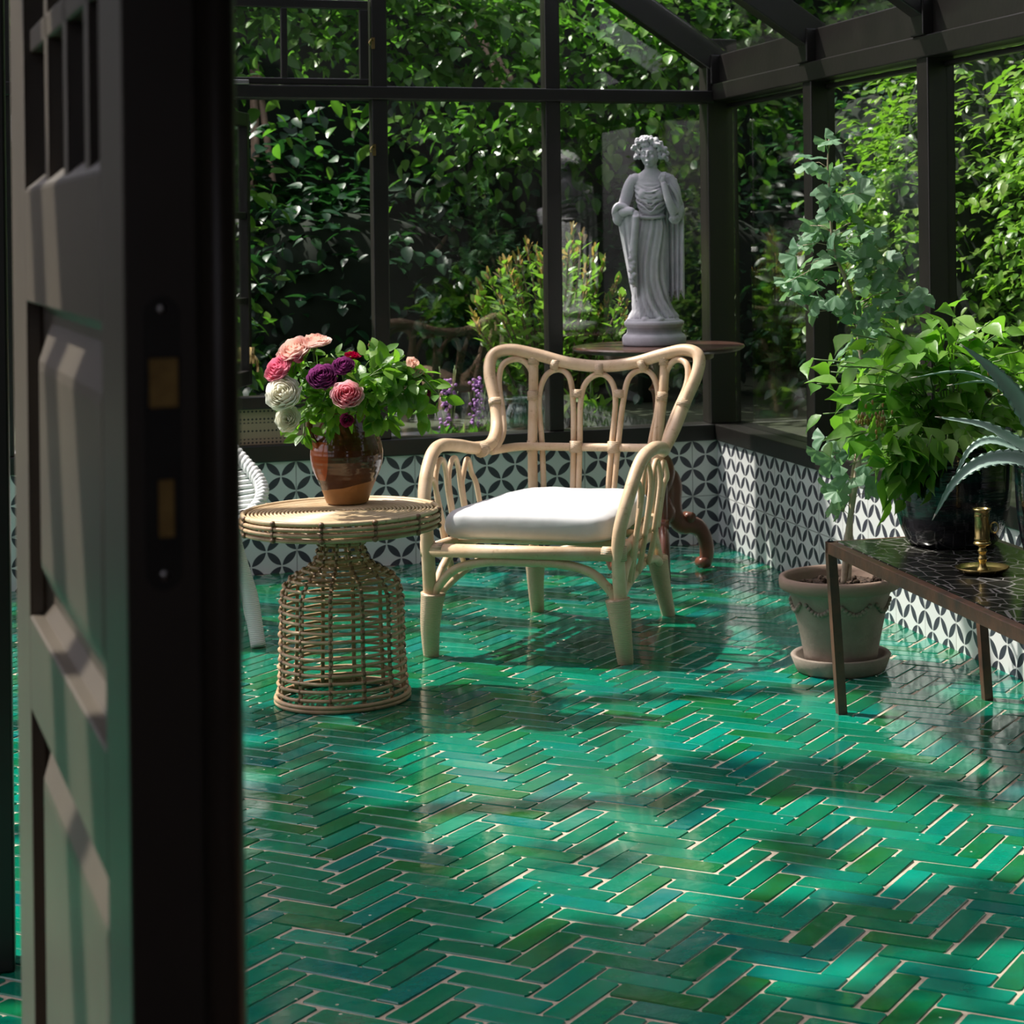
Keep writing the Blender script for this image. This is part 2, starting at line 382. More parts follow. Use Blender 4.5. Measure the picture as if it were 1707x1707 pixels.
# glass: end wall panes, side panes, roof panes
wn = [0]
def window(mb, label=None):
    wn[0] += 1; return struct(mb.build('window_%d' % wn[0], M['glass'], smooth=False), label)
def pane_end(xa, xb, z0, z1=None):
    y0, y1 = YB+0.036, YB+0.042
    za, zb = (z1, z1) if z1 else (roofz(xa)-0.02, roofz(xb)-0.02)
    v = [(xa,y0,z0),(xb,y0,z0),(xb,y0,zb),(xa,y0,za),(xa,y1,z0),(xb,y1,z0),(xb,y1,zb),(xa,y1,za)]
    return MB().add(v, [(0,1,2,3),(7,6,5,4),(0,4,5,1),(1,5,6,2),(2,6,7,3),(3,7,4,0)])
edges = xm+[XR-0.023]
for a, b in zip(edges[:-1], edges[1:]):
    if not (a > 0.4 and a < 0.6): window(pane_end(a+0.03, b-0.02, ZS, 1.622), 'lower pane of the end window')
    window(pane_end(a+0.03, b-0.02, 1.668), 'upper pane of the end window under the roof')
ye = [YB]+yp+[YF]
for a, b in zip(ye[:-1], ye[1:]):
    window(MB().box((XR+0.060, b+0.038, ZS), (XR+0.066, a-0.038, 1.63)), 'pane of the side window')
    window(MB().box((XL-0.106, b+0.038, ZS), (XL-0.100, a-0.038, 1.63)))
    for sgn in (1, -1):
        x0 = XR+0.06 if sgn > 0 else XL-0.12; zz = 1.70+0.095; x1 = XM; z1 = zz+abs(x0-x1)*SLOPE
        v = [(x0,b+.035,zz),(x1,b+.035,z1),(x1,a-.035,z1),(x0,a-.035,zz)]; v += [(p[0],p[1],p[2]+.006) for p in v]
        window(MB().add(v, [(0,1,2,3),(7,6,5,4),(0,4,5,1),(1,5,6,2),(2,6,7,3),(3,7,4,0)]), 'sloping pane of the glass roof')
# left bay: perforated vent board below a casement that stands open outwards
def mat_vent():
    t = NT('cane_vent_panel'); s = t.n('ShaderNodeSeparateXYZ'); t.l(t.coord('Object'), s.inputs[0])
    def fr(x, k, o=0.0): return t.math('SUBTRACT', t.math('FRACT', t.math('ADD', t.math('MULTIPLY', x, k), o+50)), 0.5)
    a = fr(s.outputs[0], 75); b = fr(s.outputs[2], 75)
    d = t.math('ADD', t.math('ABSOLUTE', a), t.math('ABSOLUTE', b)); hole = t.math('LESS_THAN', d, 0.34)
    band = t.math('GREATER_THAN', t.math('FRACT', t.math('ADD', t.math('MULTIPLY', s.outputs[2], 28.0), 0.1)), 0.45)
    col = t.mix(t.math('MULTIPLY', hole, band), (0.36, 0.27, 0.17), (0.03, 0.028, 0.025))
    return t.done(t.prin(col, 0.6))
M['vent'] = mat_vent()
vp0, vp1 = 0.50, 1.061
ob = MB().box((vp0, YB+0.028, ZS), (vp1, YB+0.040, 0.568)).build('vent_panel', M['vent'], smooth=False)
tag(ob, 'beige perforated ventilation panel below the open casement window', 'vent panel')
trim(MB().box((vp0, YB+0.0, 0.562), (vp1, YB+0.07, 0.605)), label='dark rail above the perforated vent panel')
M['brass'] = simple('aged_brass', (0.50, 0.38, 0.15), (0.34, 0.26, 0.11), 0.26, 25, metal=1.0)
M['brassw'] = simple('tarnished_brass', (0.62, 0.40, 0.12), (0.42, 0.26, 0.08), 0.5, 60, metal=0.35)
M['steel'] = simple('worn_steel', (0.6, 0.6, 0.6), (0.4, 0.38, 0.36), 0.35, 30, metal=1.0)
# open casement (hinged on the left, swung outwards)
h0 = Vector((0.505, YB+0.06, 0.0)); e1 = PY(410, 400, YB+0.50); dirv = Vector((e1.x-h0.x, e1.y-h0.y, 0)); cl = dirv.length; cang = math.atan2(dirv.y, dirv.x)
cs = struct(empty('window_casement', (h0.x, h0.y, 0), cang), 'open casement sash with dark glazing bars')
cs.name = 'window_%d' % (wn[0]+1); wn[0] += 1
mb = MB(); t_ = 0.018
for a, b in (((0, -t_, 0.612), (0.045, t_, 1.60)), ((cl-0.032, -t_, 0.612), (cl, t_, 1.60)), ((0.045, -t_, 0.612), (cl-0.032, t_, 0.665)), ((0.045, -t_, 1.55), (cl-0.032, t_, 1.60)),
             ((0.045, -0.012, 0.905), (cl-0.032, 0.012, 0.93)), ((0.045, -0.012, 1.215), (cl-0.032, 0.012, 1.24))): mb.box(a, b)
mb.build('sash_frame', M['paint'], cs, smooth=False, bevel=0.003)
MB().box((0.045, -0.002, 0.66), (cl-0.032, 0.002, 1.555)).build('sash_pane', M['glass'], cs, smooth=False)
hb = MB(); hb.box((cl-0.035, -0.035, 0.69), (cl-0.022, -0.018, 0.75)); hb.tube([(cl-0.028, -0.03, 0.72), (cl-0.028, -0.045, 0.70), (cl-0.03, -0.045, 0.66)], 0.006); hb.build('window_catch', M['brass'], cs)
# top-hung vent sash above the transom in the left bay
uz0, uz1 = 1.672, 1.965
vs = struct(empty('window_vent', (0, 0, 0)), 'small top sash with one upright glazing bar above the transom'); vs.name = 'window_%d' % (wn[0]+1); wn[0] += 1
mb = MB()
xa, xb = 0.505, 1.052
for a, b in (((xa, uz0), (xb, uz0+0.022)), ((xa, uz1-0.03), (xb, uz1)), ((xa, uz0+.022), (xa+0.03, uz1-.03)), ((xb-0.03, uz0+.022), (xb, uz1-.03)), ((0.755, uz0+.022), (0.777, uz1-.03))):
    mb.box((a[0], YB+0.005, a[1]), (b[0], YB+0.034, b[1]))
mb.build('sash_frame', M['paint'], vs, smooth=False, bevel=0.003)
lt = MB().box((0.575, YB-0.018, 1.668), (0.645, YB+0.004, 1.684)).build('window_latch', M['steel'], vs, smooth=False, bevel=0.002)
# small brass hinges and catches on the glazing bars
def bar_catch(x, y, lab):
    p = PY(x, y, YB-0.004); r = tag(empty('window_hook', p), lab, 'hook')
    b = MB(); b.box((-0.006, 0.0, -0.02), (0.006, 0.006, 0.02)); b.build('hook_plate', M['brass'], r, smooth=False)
    b = MB(); b.tube([(0, 0, 0.01), (-0.01, -0.012, 0.012), (-0.016, -0.014, 0), (-0.012, -0.013, -0.01)], 0.003); b.build('hook_arm', M['brass'], r)
bar_catch(622, 72, 'small brass hook on the glazing bar beside the top sash')
bar_catch(624, 250, 'small brass hook on the glazing bar below the transom')
bar_catch(621, 575, 'small brass hook on the glazing bar just above the rose bouquet')

# house wall with the doorway, and the dark room the photograph is taken from
wx0, wx1, wh = -1.15, 1.28, 2.15
mb = MB(); mb.box((-2.6, YF-0.2, 0), (wx0, YF, 3.4)); mb.box((wx1, YF-0.2, 0), (3.2, YF, 3.4)); mb.box((wx0, YF-0.2, wh), (wx1, YF, 3.4))
struct(mb.build('wall_front', M['plaster'], smooth=False))
struct(MB().box((-2.6, -2.1, 0), (-2.5, YF-0.2, 2.5)).build('wall_room_left', M['plaster'], smooth=False)); struct(MB().box((3.1, -2.1, 0), (3.2, YF-0.2, 2.5)).build('wall_room_right', M['plaster'], smooth=False))
mb = MB(); mb.box((-2.6, -2.2, 0), (-1.0, -2.1, 2.5)); mb.box((0.2, -2.2, 0), (3.2, -2.1, 2.5)); mb.box((-1.0, -2.2, 0), (0.2, -2.1, 0.9)); mb.box((-1.0, -2.2, 2.1), (0.2, -2.1, 2.5))  # unseen opening added so that daylight reaches the door edge
struct(mb.build('wall_room_back', M['plaster'], smooth=False), 'rear wall of the dark room, with an opening added to let in daylight')
struct(MB().box((-2.6, -2.2, 2.5), (3.2, YF-0.2, 2.6)).build('ceiling', M['plaster'], smooth=False))
M['boards'] = simple('dark_floorboards', (0.10, 0.06, 0.035), (0.07, 0.04, 0.025), 0.4, 3)
struct(MB().box((-2.6, -2.2, -0.05), (3.2, YF-0.05, -0.002)).build('floor_house', M['boards'], smooth=False))
jp = PZ(12, 1623)
trim(MB().box((jp.x-0.12, jp.y, 0), (jp.x+0.012, jp.y+0.08, 1.64)), label='black post behind the open door')

# ------------------------------------------------------------ open panelled door
d0 = 1.25
near = PD(205, 390, d0); near.z = 0
vdir = ray(-300, 402); vdir = Vector((vdir.x, vdir.y, 0)).normalized()
# far end where photo column 20 meets the leaf plane
rf = ray(20, 400); A = np.array([[rf.x, -vdir.x], [rf.y, -vdir.y]]); sol = np.linalg.solve(A, np.array([near.x, near.y])); DL = float(sol[1])
nrm = Vector((vdir.y, -vdir.x, 0))       # to the right of the leaf (towards the opening)
rE = ray(378, 400); A = np.array([[rE.x, -nrm.x], [rE.y, -nrm.y]]); DTT = float(np.linalg.solve(A, np.array([near.x, near.y]))[1])
ang = math.atan2(vdir.y, vdir.x)
dr = struct(empty('door_1', (near.x, near.y, 0), ang), 'open dark painted door leaf with glazed top and raised panels')
DW = 0.80; dt = 0.046
mb = MB()
mb.box((0, -dt, 0.01), (0.112, 0, 2.02)); mb.box((0.66, -dt, 0.01), (DW, 0, 2.02))
mb.box((0.112, -dt, 1.092), (0.66, 0, 1.196)); mb.box((0.112, -dt, 0.712), (0.66, 0, 0.800)); mb.box((0.112, -dt, 0.01), (0.66, 0, 0.20)); mb.box((0.112, -dt, 1.90), (0.66, 0, 2.02))
mb.build('leaf_frame', M['door'], dr, smooth=False, bevel=0.002)
mb = MB(); mb.tube([(-0.001, -dt-0.012, 0.01), (-0.001, -dt-0.012, 2.02)], 0.013, 12); mb.box((0.004, -dt-0.018, 0.01), (0.05, -dt, 2.02)); mb.build('meeting_strip', M['door'], dr)
def raised(z0, z1):
    b = MB(); x0, x1 = 0.112, 0.66
    lv = [(0.0, -0.012), (0.012, -0.020), (0.020, -0.020), (0.052, -0.006), (0.060, -0.005)]
    v = []; f = []
    for ins, y in lv: v += [(x0+ins, y, z0+ins), (x1-ins, y, z0+ins), (x1-ins, y, z1-ins), (x0+ins, y, z1-ins)]
    for i in range(len(lv)-1):
        for k in range(4): f.append((i*4+k, i*4+4+k, i*4+4+(k+1) % 4, i*4+(k+1) % 4))
    k = (len(lv)-1)*4; f.append((k, k+3, k+2, k+1)); b.add(v, f)
    b.box((x0, -0.034, z0), (x1, -0.022, z1)); return b
raised(0.80, 1.092).build('upper_panel', M['door'], dr, smooth=False); raised(0.20, 0.712).build('lower_panel', M['door'], dr, smooth=False)
mb = MB()
for x in (0.235, 0.375, 0.52): mb.box((x-0.012, -0.036, 1.196), (x+0.012, -0.006, 1.90))
for z in (1.335, 1.52, 1.71): mb.box((0.112, -0.036, z-0.011), (0.66, -0.006, z+0.011))
v = [(0.112, 0, 1.196), (0.66, 0, 1.196), (0.66, -0.018, 1.212), (0.112, -0.018, 1.212), (0.112, -0.018, 1.196), (0.66, -0.018, 1.196)]
mb.add(v, [(0, 1, 2, 3), (0, 3, 4), (1, 5, 2), (4, 3, 2, 5), (0, 4, 5, 1)])
mb.build('glazing_bars', M['door'], dr, smooth=False, bevel=0.002)
MB().box((0.112, -0.023, 1.196), (0.66, -0.019, 1.90)).build('door_pane', M['glass'], dr, smooth=False)
# lock plate on the leaf edge with brass latch and keeper
def edge_z(py): return CH-(py-393)/3300*1.25
M['plate'] = simple('painted_lock_plate', (0.05, 0.045, 0.035), (0.035, 0.03, 0.025), 0.35, 40)
lp = MB(); zc0, zc1 = edge_z(985), edge_z(490); yc = -0.0225; r = 0.0115
pts = [(yc+r*math.cos(t), zc1-r+r*math.sin(t)) for t in np.linspace(0, PI, 10)]+[(yc+r*math.cos(t), zc0+r+r*math.sin(t)) for t in np.linspace(PI, 2*PI, 10)]
n_ = len(pts); lp.add([(-0.0022, y, z) for y, z in pts]+[(0.0, y, z) for y, z in pts], [tuple(range(n_-1, -1, -1))]+[(k, (k+1) % n_, n_+(k+1) % n_, n_+k) for k in range(n_)])
pl = lp.build('lock_plate', M['plate'], dr, smooth=False)
MB().box((-0.007, -0.032, edge_z(677)), (-0.0022, -0.014, edge_z(594))).build('latch_bolt', M['brassw'], pl, smooth=False, bevel=0.001)
MB().box((-0.0055, -0.029, edge_z(895)), (-0.0022, -0.019, edge_z(798))).build('key_bolt', M['brassw'], pl, smooth=False, bevel=0.001)
b = MB()
for z in (edge_z(512), edge_z(958)): b.ball((-0.0025, yc, z), (0.0012, 0.0035, 0.0035))
b.build('plate_screw', M['steel'], pl)

# ------------------------------------------------------------ RATTAN ARMCHAIR
def rattan_chair():
    t = thing('rattan_armchair', 'pale rattan armchair with looped open back and curved arms', 'armchair', (1.2025, 5.25, 0), math.radians(-33.0))
    H = [(.275,-.005,.015),(.270,-.025,.2),(.272,-.035,.34),(.292,0,.45),(.303,.07,.53),(.312,.16,.555),(.306,.27,.545),(.284,.36,.528),(.268,.44,.532),(.275,.51,.575),(.296,.553,.65),(.325,.585,.73),(.322,.612,.782),(.275,.632,.797),(.2,.65,.782),(.1,.665,.755),(0,.67,.745)]
    mir = [(-x, y, z) for x, y, z in H]
    path = mir+H[::-1][1:]
    main = spline(path, 7)
    MB().tube(main, 0.0185, 14).build('main_frame', M['rattan'], t)
    # feet bound with cane
    for sx in (-1, 1):
        b = MB(); P = spline([(sx*.277, -.002, 0), (sx*.272, -.018, .09), (sx*.262, -.02, .175)], 8); b.tube(P, [0.021, 0.027, 0.034], 18); b.build('front_foot', M['wrapr'], t)
        b = MB(); P = spline([(sx*.208, .66, 0), (sx*.200, .625, .09), (sx*.192, .60, .18)], 8); b.tube(P, [0.020, 0.025, 0.032], 18); b.build('back_foot', M['wrapr'], t)
        # back posts: foot up to the top rail
        b = MB(); b.tube(spline([(sx*.206, .652, .02), (sx*.198, .61, .15), (sx*.186, .575, .30), (sx*.195, .598, .50), (sx*.205, .64, .68), (sx*.208, .652, .77)], 8), 0.015, 12)
        b.build('back_post', M['rattan'], t)
        # wing loop inside the frame
        b = MB(); b.tube(spline([(sx*.19, .585, .50), (sx*.200, .632, .66), (sx*.215, .648, .735), (sx*.248, .636, .768), (sx*.288, .607, .755), (sx*.294, .582, .70), (sx*.268, .54, .62), (sx*.252, .50, .555), (sx*.258, .44, .51)], 8), 0.0095, 10)
        b.build('wing_loop', M['rattan'], t)
        # side arches + spindles
        ys = [.10, .215, .33, .43]; b = MB()
        def sx_at(y): return .300 if y < .3 else .300-(y-.3)*.22
        def low(y): return .165+.052*math.sin(PI*min(max((y-.0)/.62, 0), 1))
        for k, (ya, yb_) in enumerate(((0.0, .09), (.09, .185), (.185, .28), (.28, .365))):
            zt = [.47, .520, .514, .500][k]; xm_ = sx_at((ya+yb_)/2)
            if k == 0: pts = [(sx*.292, .03, .452), (sx*.296, .050, .474), (sx*.297, .078, .466), (sx*.293, .094, .42), (sx*.272, .110, .28), (sx*.258, .120, low(.12))]
            else: pts = [(sx*(sx_at(ya)-.045), ya+.012, low(ya)), (sx*(sx_at(ya)-.026), ya+.006, .29), (sx*(sx_at(ya)-.004), ya+.006, .42), (sx*xm_, ya+.010, zt-.045), (sx*xm_, ya+.028, zt-.010), (sx*xm_, (ya+yb_)/2, zt), (sx*xm_, yb_-.028, zt-.010), (sx*xm_, yb_-.010, zt-.045), (sx*(sx_at(yb_)-.004), yb_-.006, .42), (sx*(sx_at(yb_)-.022), yb_-.004, .31)]
            b.tube(spline(pts, 7), 0.0078, 8)
        b.build('arm_spindles', M['rattan'], t)
        b = MB(); b.tube(spline([(sx*.262, -.02, .155), (sx*.252, .12, low(.12)), (sx*.240, .30, low(.31)), (sx*.222, .48, low(.48)), (sx*.200, .60, .165)], 7), 0.0115, 10)
        b.tube(spline([(sx*.266, .0, .17), (sx*.262, .05, .235), (sx*.256, .14, .272), (sx*.240, .30, .278), (sx*.222, .46, .265), (sx*.205, .55, .21), (sx*.198, .60, .16)], 7), 0.0115, 10)
        b.build('side_stretcher', M['rattan'], t)
        b = MB(); b.tube([(sx*.272, -.03, .296), (sx*.190, .58, .306)], 0.014, 10); b.build('side_seat_rail', M['rattan'], t)
        for pa, pb, r in (((sx*.272, -.03, .278), (sx*.272, -.03, .318), .0205), ((sx*.256, -.032, .298), (sx*.226, -.032, .298), .0175), ((sx*.270, .36, .520), (sx*.267, .385, .523), .0215), ((sx*.207, .648, .75), (sx*.208, .652, .785), .0175),
                          ((sx*.196, .600, .49), (sx*.197, .604, .525), .0172), ((sx*.203, .627, .645), (sx*.205, .634, .67), .0168), ((sx*.290, .543, .635), (sx*.296, .552, .652), .0205)):
            MB().tube([pa, pb], r, 12).build('cane_binding', M['wrapr'], t)
    # back arches
    cols = [-.2, -.067, .067, .2]
    def bx(x, z): return x*(0.78+0.22*min(max((z-.3)/.4, 0), 1))
    def by(z): return (.566+(z-.3)*.22)+(.0)
    for a, b_ in zip(cols[:-1], cols[1:]):
        i = .011; m_ = (a+b_)/2; zt = .722 if m_ == 0 else .735
        pts = [(bx(a+i, .29), by(.29), .29), (bx(a+i, .5), by(.5), .5), (a+i+.001, by(.64), .64), (a+.028, by(.70), zt-.022), (m_, by(.73)+.004, zt), (b_-.028, by(.70), zt-.022), (b_-i-.001, by(.64), .64), (bx(b_-i, .5), by(.5), .5), (bx(b_-i, .29), by(.29), .29)]
        MB().tube(spline(pts, 8), 0.0088, 10).build('back_arch', M['rattan'], t)
    MB().tube(spline([(-.262, .43, .512), (-.235, .54, .511), (-.19, .585, .509), (-.07, .612, .506), (.07, .612, .506), (.19, .585, .509), (.235, .54, .511), (.262, .43, .512)], 8), 0.0125, 10).build('back_rail', M['rattan'], t)
    b = MB(); b.tube([(-.272, -.032, .294), (.272, -.032, .294)], 0.0185, 12); b.build('front_seat_rail', M['rattan'], t)
    b = MB()
    for y, z, hw in ((.12, .302, .25), (.27, .304, .235), (.42, .306, .215), (.575, .308, .185)): b.tube([(-hw, y, z), (hw, y, z)], 0.011, 8)
    b.build('seat_slat', M['rattan'], t)
    MB().tube(spline([(-.262, -.02, .16), (-.245, -.024, .195), (-.19, -.028, .245), (-.10, -.03, .266), (0, -.03, .268), (.10, -.03, .266), (.19, -.028, .245), (.245, -.024, .195), (.262, -.02, .16)], 8), 0.0125, 10).build('front_arch', M['rattan'], t)
    MB().tube(spline([(-.192, .60, .165), (-.10, .60, .20), (0, .60, .215), (.10, .60, .20), (.192, .60, .165)], 8), 0.011, 10).build('back_stretcher', M['rattan'], t)
    for x in (-.067, .067):
        for pa, pb, r in (((bx(x, .5), .603, .49), (bx(x, .5), .606, .525), .0195), ((x, .643, .652), (x, .648, .675), .0185), ((x*1.9, .655, .748), (x*2.2, .656, .756), .0198)):
            MB().tube([pa, pb], r, 10).build('cane_binding', M['wrapr'], t)
    MB().tube([(-.012, .664, .737), (.012, .664, .737)], 0.0205, 10).build('cane_binding', M['wrapr'], t)
    return t
chair = rattan_chair()
def cushion():
    n, m_ = 40, 14; v = []; z0 = 0.311; thick = 0.090; cy = .255
    for j in range(m_+1):
        ph = -PI/2+PI*j/m_
        for i in range(n):
            t = 2*PI*i/n; c, s_ = math.cos(t), math.sin(t)
            ex = 0.20; ux = math.copysign(abs(c)**ex, c); uy = math.copysign(abs(s_)**ex, s_)
            sc_ = max(abs(ux), abs(uy), 1e-6)
            e2 = 0.30; rr = math.cos(ph)**e2 if abs(math.cos(ph)) > 1e-9 else 0; zz = math.copysign(abs(math.sin(ph))**0.62, math.sin(ph))
            hw = .252-.05*(uy*.5+.5)
            x = ux*hw*rr; y = cy+uy*.268*rr
            z = z0+thick/2+zz*thick/2*(1.0+0.10*(1-rr))
            if zz > 0: z += 0.006*math.cos(x*4)*math.cos((y-cy)*4)+0.002*math.sin(x*30+y*9)
            v.append((x, y, z))
    f = [(j*n+i, j*n+(i+1) % n, (j+1)*n+(i+1) % n, (j+1)*n+i) for j in range(m_) for i in range(n)]
    f = [q for q in f]
    mb = MB().add(v, f)
    o = mb.build('seat_cushion', M['cushion'], loc=(1.2025, 5.25, 0), rotz=math.radians(-33.0))
    sd = o.modifiers.new('sub', 'SUBSURF'); sd.levels = 1; sd.render_levels = 2
    tx = bpy.data.textures.new('folds', 'CLOUDS'); tx.noise_scale = 0.11
    dm = o.modifiers.new('folds', 'DISPLACE'); dm.texture = tx; dm.strength = 0.012; dm.mid_level = 0.5
    return tag(o, 'thick white seat cushion lying on the rattan armchair', 'cushion')
cushion()

# ------------------------------------------------------------ WICKER SIDE TABLE
def wicker_table():
    c = PZ(572, 1165); t = thing('wicker_side_table', 'round brown wicker side table with a bottle-shaped woven base', 'side table', (c.x, c.y, 0), 0.2)
    prof = [(.159, .010), (.156, .05), (.152, .12), (.150, .20), (.149, .25), (.144, .278), (.130, .301), (.106, .317), (.083, .330), (.066, .348), (.058, .374), (.057, .404), (.064, .428)]
    P = spline([(a, 0, b) for a, b in prof], 10)
    L = np.concatenate([[0], np.cumsum(np.linalg.norm(np.diff(P, axis=0), axis=1))])
    b = MB(); N = 24
    for i in range(N):
        s_ = L[-1]*(i/(N-1)); r = np.interp(s_, L, P[:, 0]); z = np.interp(s_, L, P[:, 2])
        jit = [(rng.normal(0, .0006), rng.normal(0, .0006)) for _ in range(12)]
        pts = []
        for k in range(48):
            a = 2*PI*k/48; w1 = .0014*math.sin(12*a+i*PI); j = jit[k//4]
            pts.append(((r+w1+j[0])*math.cos(a), (r+w1+j[0])*math.sin(a), z+j[1]+0.001*math.sin(3*a+i)))
        b.tube(pts, 0.0044, 7, closed=True)
    for dz in (0.0, 0.009): b.ring((0, 0, .006+dz), .162, 0.0055, 56, 8)
    b.mark(0)
    for k in range(12):
        a = 2*PI*k/12
        for off in (-.012, .012):
            b.tube([(p[0]*math.cos(a)-off*math.sin(a), p[0]*math.sin(a)+off*math.cos(a), p[2]) for p in P*np.array([0.975, 1, 1])] if False else
                   [((p[0]-.004)*math.cos(a+off), (p[0]-.004)*math.sin(a+off), p[2]) for p in P], 0.0036, 6)
    b.mark(1)
    for k in range(12):
        a = 2*PI*k/12
        for i in range(N):
            s_ = L[-1]*(i/(N-1)); r = np.interp(s_, L, P[:, 0]); z = np.interp(s_, L, P[:, 2])
            b.ball((r*math.cos(a), r*math.sin(a), z), (.0062, .0062, .0062), 6, 5)
    b.build('woven_base', [M['wicker'], M['wickerdark']], t)
    top = .471; R = .240
    b = MB()
    for i, r in enumerate(np.arange(.012, .232, .0092)):
        b.ring((0, 0, top-.005+rng.normal(0, .0004)), r, .0035, 64, 6)
    b.ring((0, 0, top-.004), R-.003, .0062, 72, 8)
    b.mark(1)
    for k, z in enumerate((top-.017, top-.030, top-.044)): b.ring((0, 0, z), R+(.002 if k < 2 else -.003), .0055, 72, 8)
    for i, r in enumerate(np.arange(.07, .235, .014)): b.ring((0, 0, top-.044), r, .0042, 56, 6)
    for k in range(12):
        a = 2*PI*k/12; ca, sa = math.cos(a), math.sin(a)
        b.tube([(.02*ca, .02*sa, top-.012), ((R-.006)*ca, (R-.006)*sa, top-.012), ((R-.004)*ca, (R-.004)*sa, top-.046), (.06*ca, .06*sa, top-.046)], .0038, 6)
    b.mark(2)
    for k in range(12):
        a = 2*PI*k/12; ca, sa = math.cos(a), math.sin(a)
        for z in (top-.004, top-.017, top-.030, top-.044): b.ball(((R+.002)*ca, (R+.002)*sa, z), (.008, .008, .007), 6, 5)
    b.build('tabletop', [M['wickertop'], M['wicker'], M['wickerdark']], t)
    return c
tc = wicker_table()

# ------------------------------------------------------------ JUG
def mat_jug():
    t = NT('brown_salt_glaze'); s = t.n('ShaderNodeSeparateXYZ'); t.l(t.coord('Object'), s.inputs[0])
    z = s.outputs[2]; x = s.outputs[0]; y = s.outputs[1]
    line = t.math('ADD', t.math('MULTIPLY', x, 0.16), 0.047); line = t.math('ADD', line, t.math('MULTIPLY', t.math('SUBTRACT', t.noise(9, 2), 0.5), 0.012))
    bare = t.math('LESS_THAN', z, line)
    g = t.mix(t.noise(24, 5, 0.7), (0.040, 0.013, 0.006), (0.095, 0.034, 0.013)); g = t.mix(t.ramp(t.noise(7, 3), [(0.5, (0, 0, 0)), (0.7, (0.7,)*3)]), g, (0.16, 0.075, 0.03))
    patch = t.math('LESS_THAN', t.math('ADD', t.math('MULTIPLY', x, 0.99), t.math('MULTIPLY', y, 0.14)), -0.066)
    patch = t.math('MULTIPLY', patch, t.math('MULTIPLY', t.math('LESS_THAN', z, 0.160), t.math('GREATER_THAN', z, 0.062)))
    g = t.mix(patch, g, (0.33, 0.07, 0.018))
    clay = t.mix(t.noise(12, 3), (0.42, 0.20, 0.06), (0.34, 0.15, 0.045))
    col = t.mix(bare, g, clay); rough = t.math('ADD', t.math('MULTIPLY', bare, 0.42), 0.10)
    return t.done(t.prin(col, rough, 0, 0.6, bump=t.bump(t.math('SINE', t.math('MULTIPLY', z, 420)), 0.10, 0.002)))
M['jug'] = mat_jug()
jp0 = PZ(579, 838, .471)
jug = thing('stoneware_jug', 'brown glazed stoneware jug with a bare ochre foot on the wicker table', 'jug', (jp0.x, jp0.y, .4725), 0.0)
prof = [(.050, 0), (.053, .004), (.060, .025), (.071, .052), (.084, .082), (.0905, .112), (.0905, .135), (.084, .162), (.072, .188), (.061, .206), (.056, .220), (.058, .236), (.063, .246), (.059, .247), (.052, .232), (.050, .215), (.060, .190), (.078, .150), (.080, .110), (.060, .05), (.030, .02)]
b = MB(); P = spline([(r, 0, z) for r, z in prof], 5); v = []; seg = 48
for p in P:
    for k in range(seg):
        a = 2*PI*k/seg; r = p[0]
        if p[2] > .222:
            d = abs((a-math.radians(5)+PI) % (2*PI)-PI); r += .022*math.exp(-(d/.30)**2)*min((p[2]-.222)/.022, 1)
        v.append((r*math.cos(a), r*math.sin(a), p[2]))
n_ = len(P); b.add(v, [(i*seg+k, i*seg+(k+1) % seg, (i+1)*seg+(k+1) % seg, (i+1)*seg+k) for i in range(n_-1) for k in range(seg)]+[tuple(range(seg-1, -1, -1))])
b.build('jug_body', M['jug'], jug)
ha = math.radians(203); hc, hs = math.cos(ha), math.sin(ha)
b = MB(); b.tube(spline([(.054*hc, .054*hs, .236), (.078*hc, .078*hs, .246), (.098*hc, .098*hs, .232), (.106*hc, .106*hs, .205), (.101*hc, .101*hs, .175), (.086*hc, .086*hs, .150)], 8), [.0085, .009, .0085, .010], 12)
b.build('jug_handle', M['jug'], jug)

# ------------------------------------------------------------ LEAF TOOLS
def leaf_tpl(wd=0.5, fold=0.10, curl=0.15, rows=4, point=1.0):
    """leaf along +y, length 1, normal +z"""
    v = [(0, 0, 0)]; ys = np.linspace(0.16, 0.86, rows)
    for y in ys:
        hw = wd*0.5*(math.sin(PI*y**0.80))**0.75*(1.0 if y < .8 else 0.95)
        z = -curl*y*y
        v += [(-hw, y, z+fold*hw*2), (0, y, z), (hw, y, z+fold*hw*2)]
    v.append((0, 1.0, -curl)); f = [(0, 2, 1), (0, 3, 2)]
    for i in range(rows-1):
        a = 1+3*i; f += [(a, a+1, a+4, a+3), (a+1, a+2, a+5, a+4)]
    a = 1+3*(rows-1); e = len(v)-1; f += [(a, a+1, e), (a+1, a+2, e)]
    return np.array(v, float), f
def frames(axis, nrm):
    a = axis/np.linalg.norm(axis, axis=1, keepdims=True); x = np.cross(a, nrm); x /= (np.linalg.norm(x, axis=1, keepdims=True)+1e-9); n = np.cross(x, a)
    return np.stack([x, a, n], axis=2)
def unit(v): return v/(np.linalg.norm(v, axis=-1, keepdims=True)+1e-9)
T_OV = leaf_tpl(0.55, 0.12, 0.15); T_PT = leaf_tpl(0.60, 0.16, 0.28, 5)
for _i in range(5):
    for _k in (1+3*_i, 3+3*_i): T_PT[0][_k][0] *= (1.0, 1.08, .95, .66, .30)[_i]
T_BIG = leaf_tpl(0.62, 0.14, 0.22, 4); T_NAR = leaf_tpl(0.34, 0.12, 0.12, 3); T_SM = leaf_tpl(0.5, 0.15, 0.1, 2)
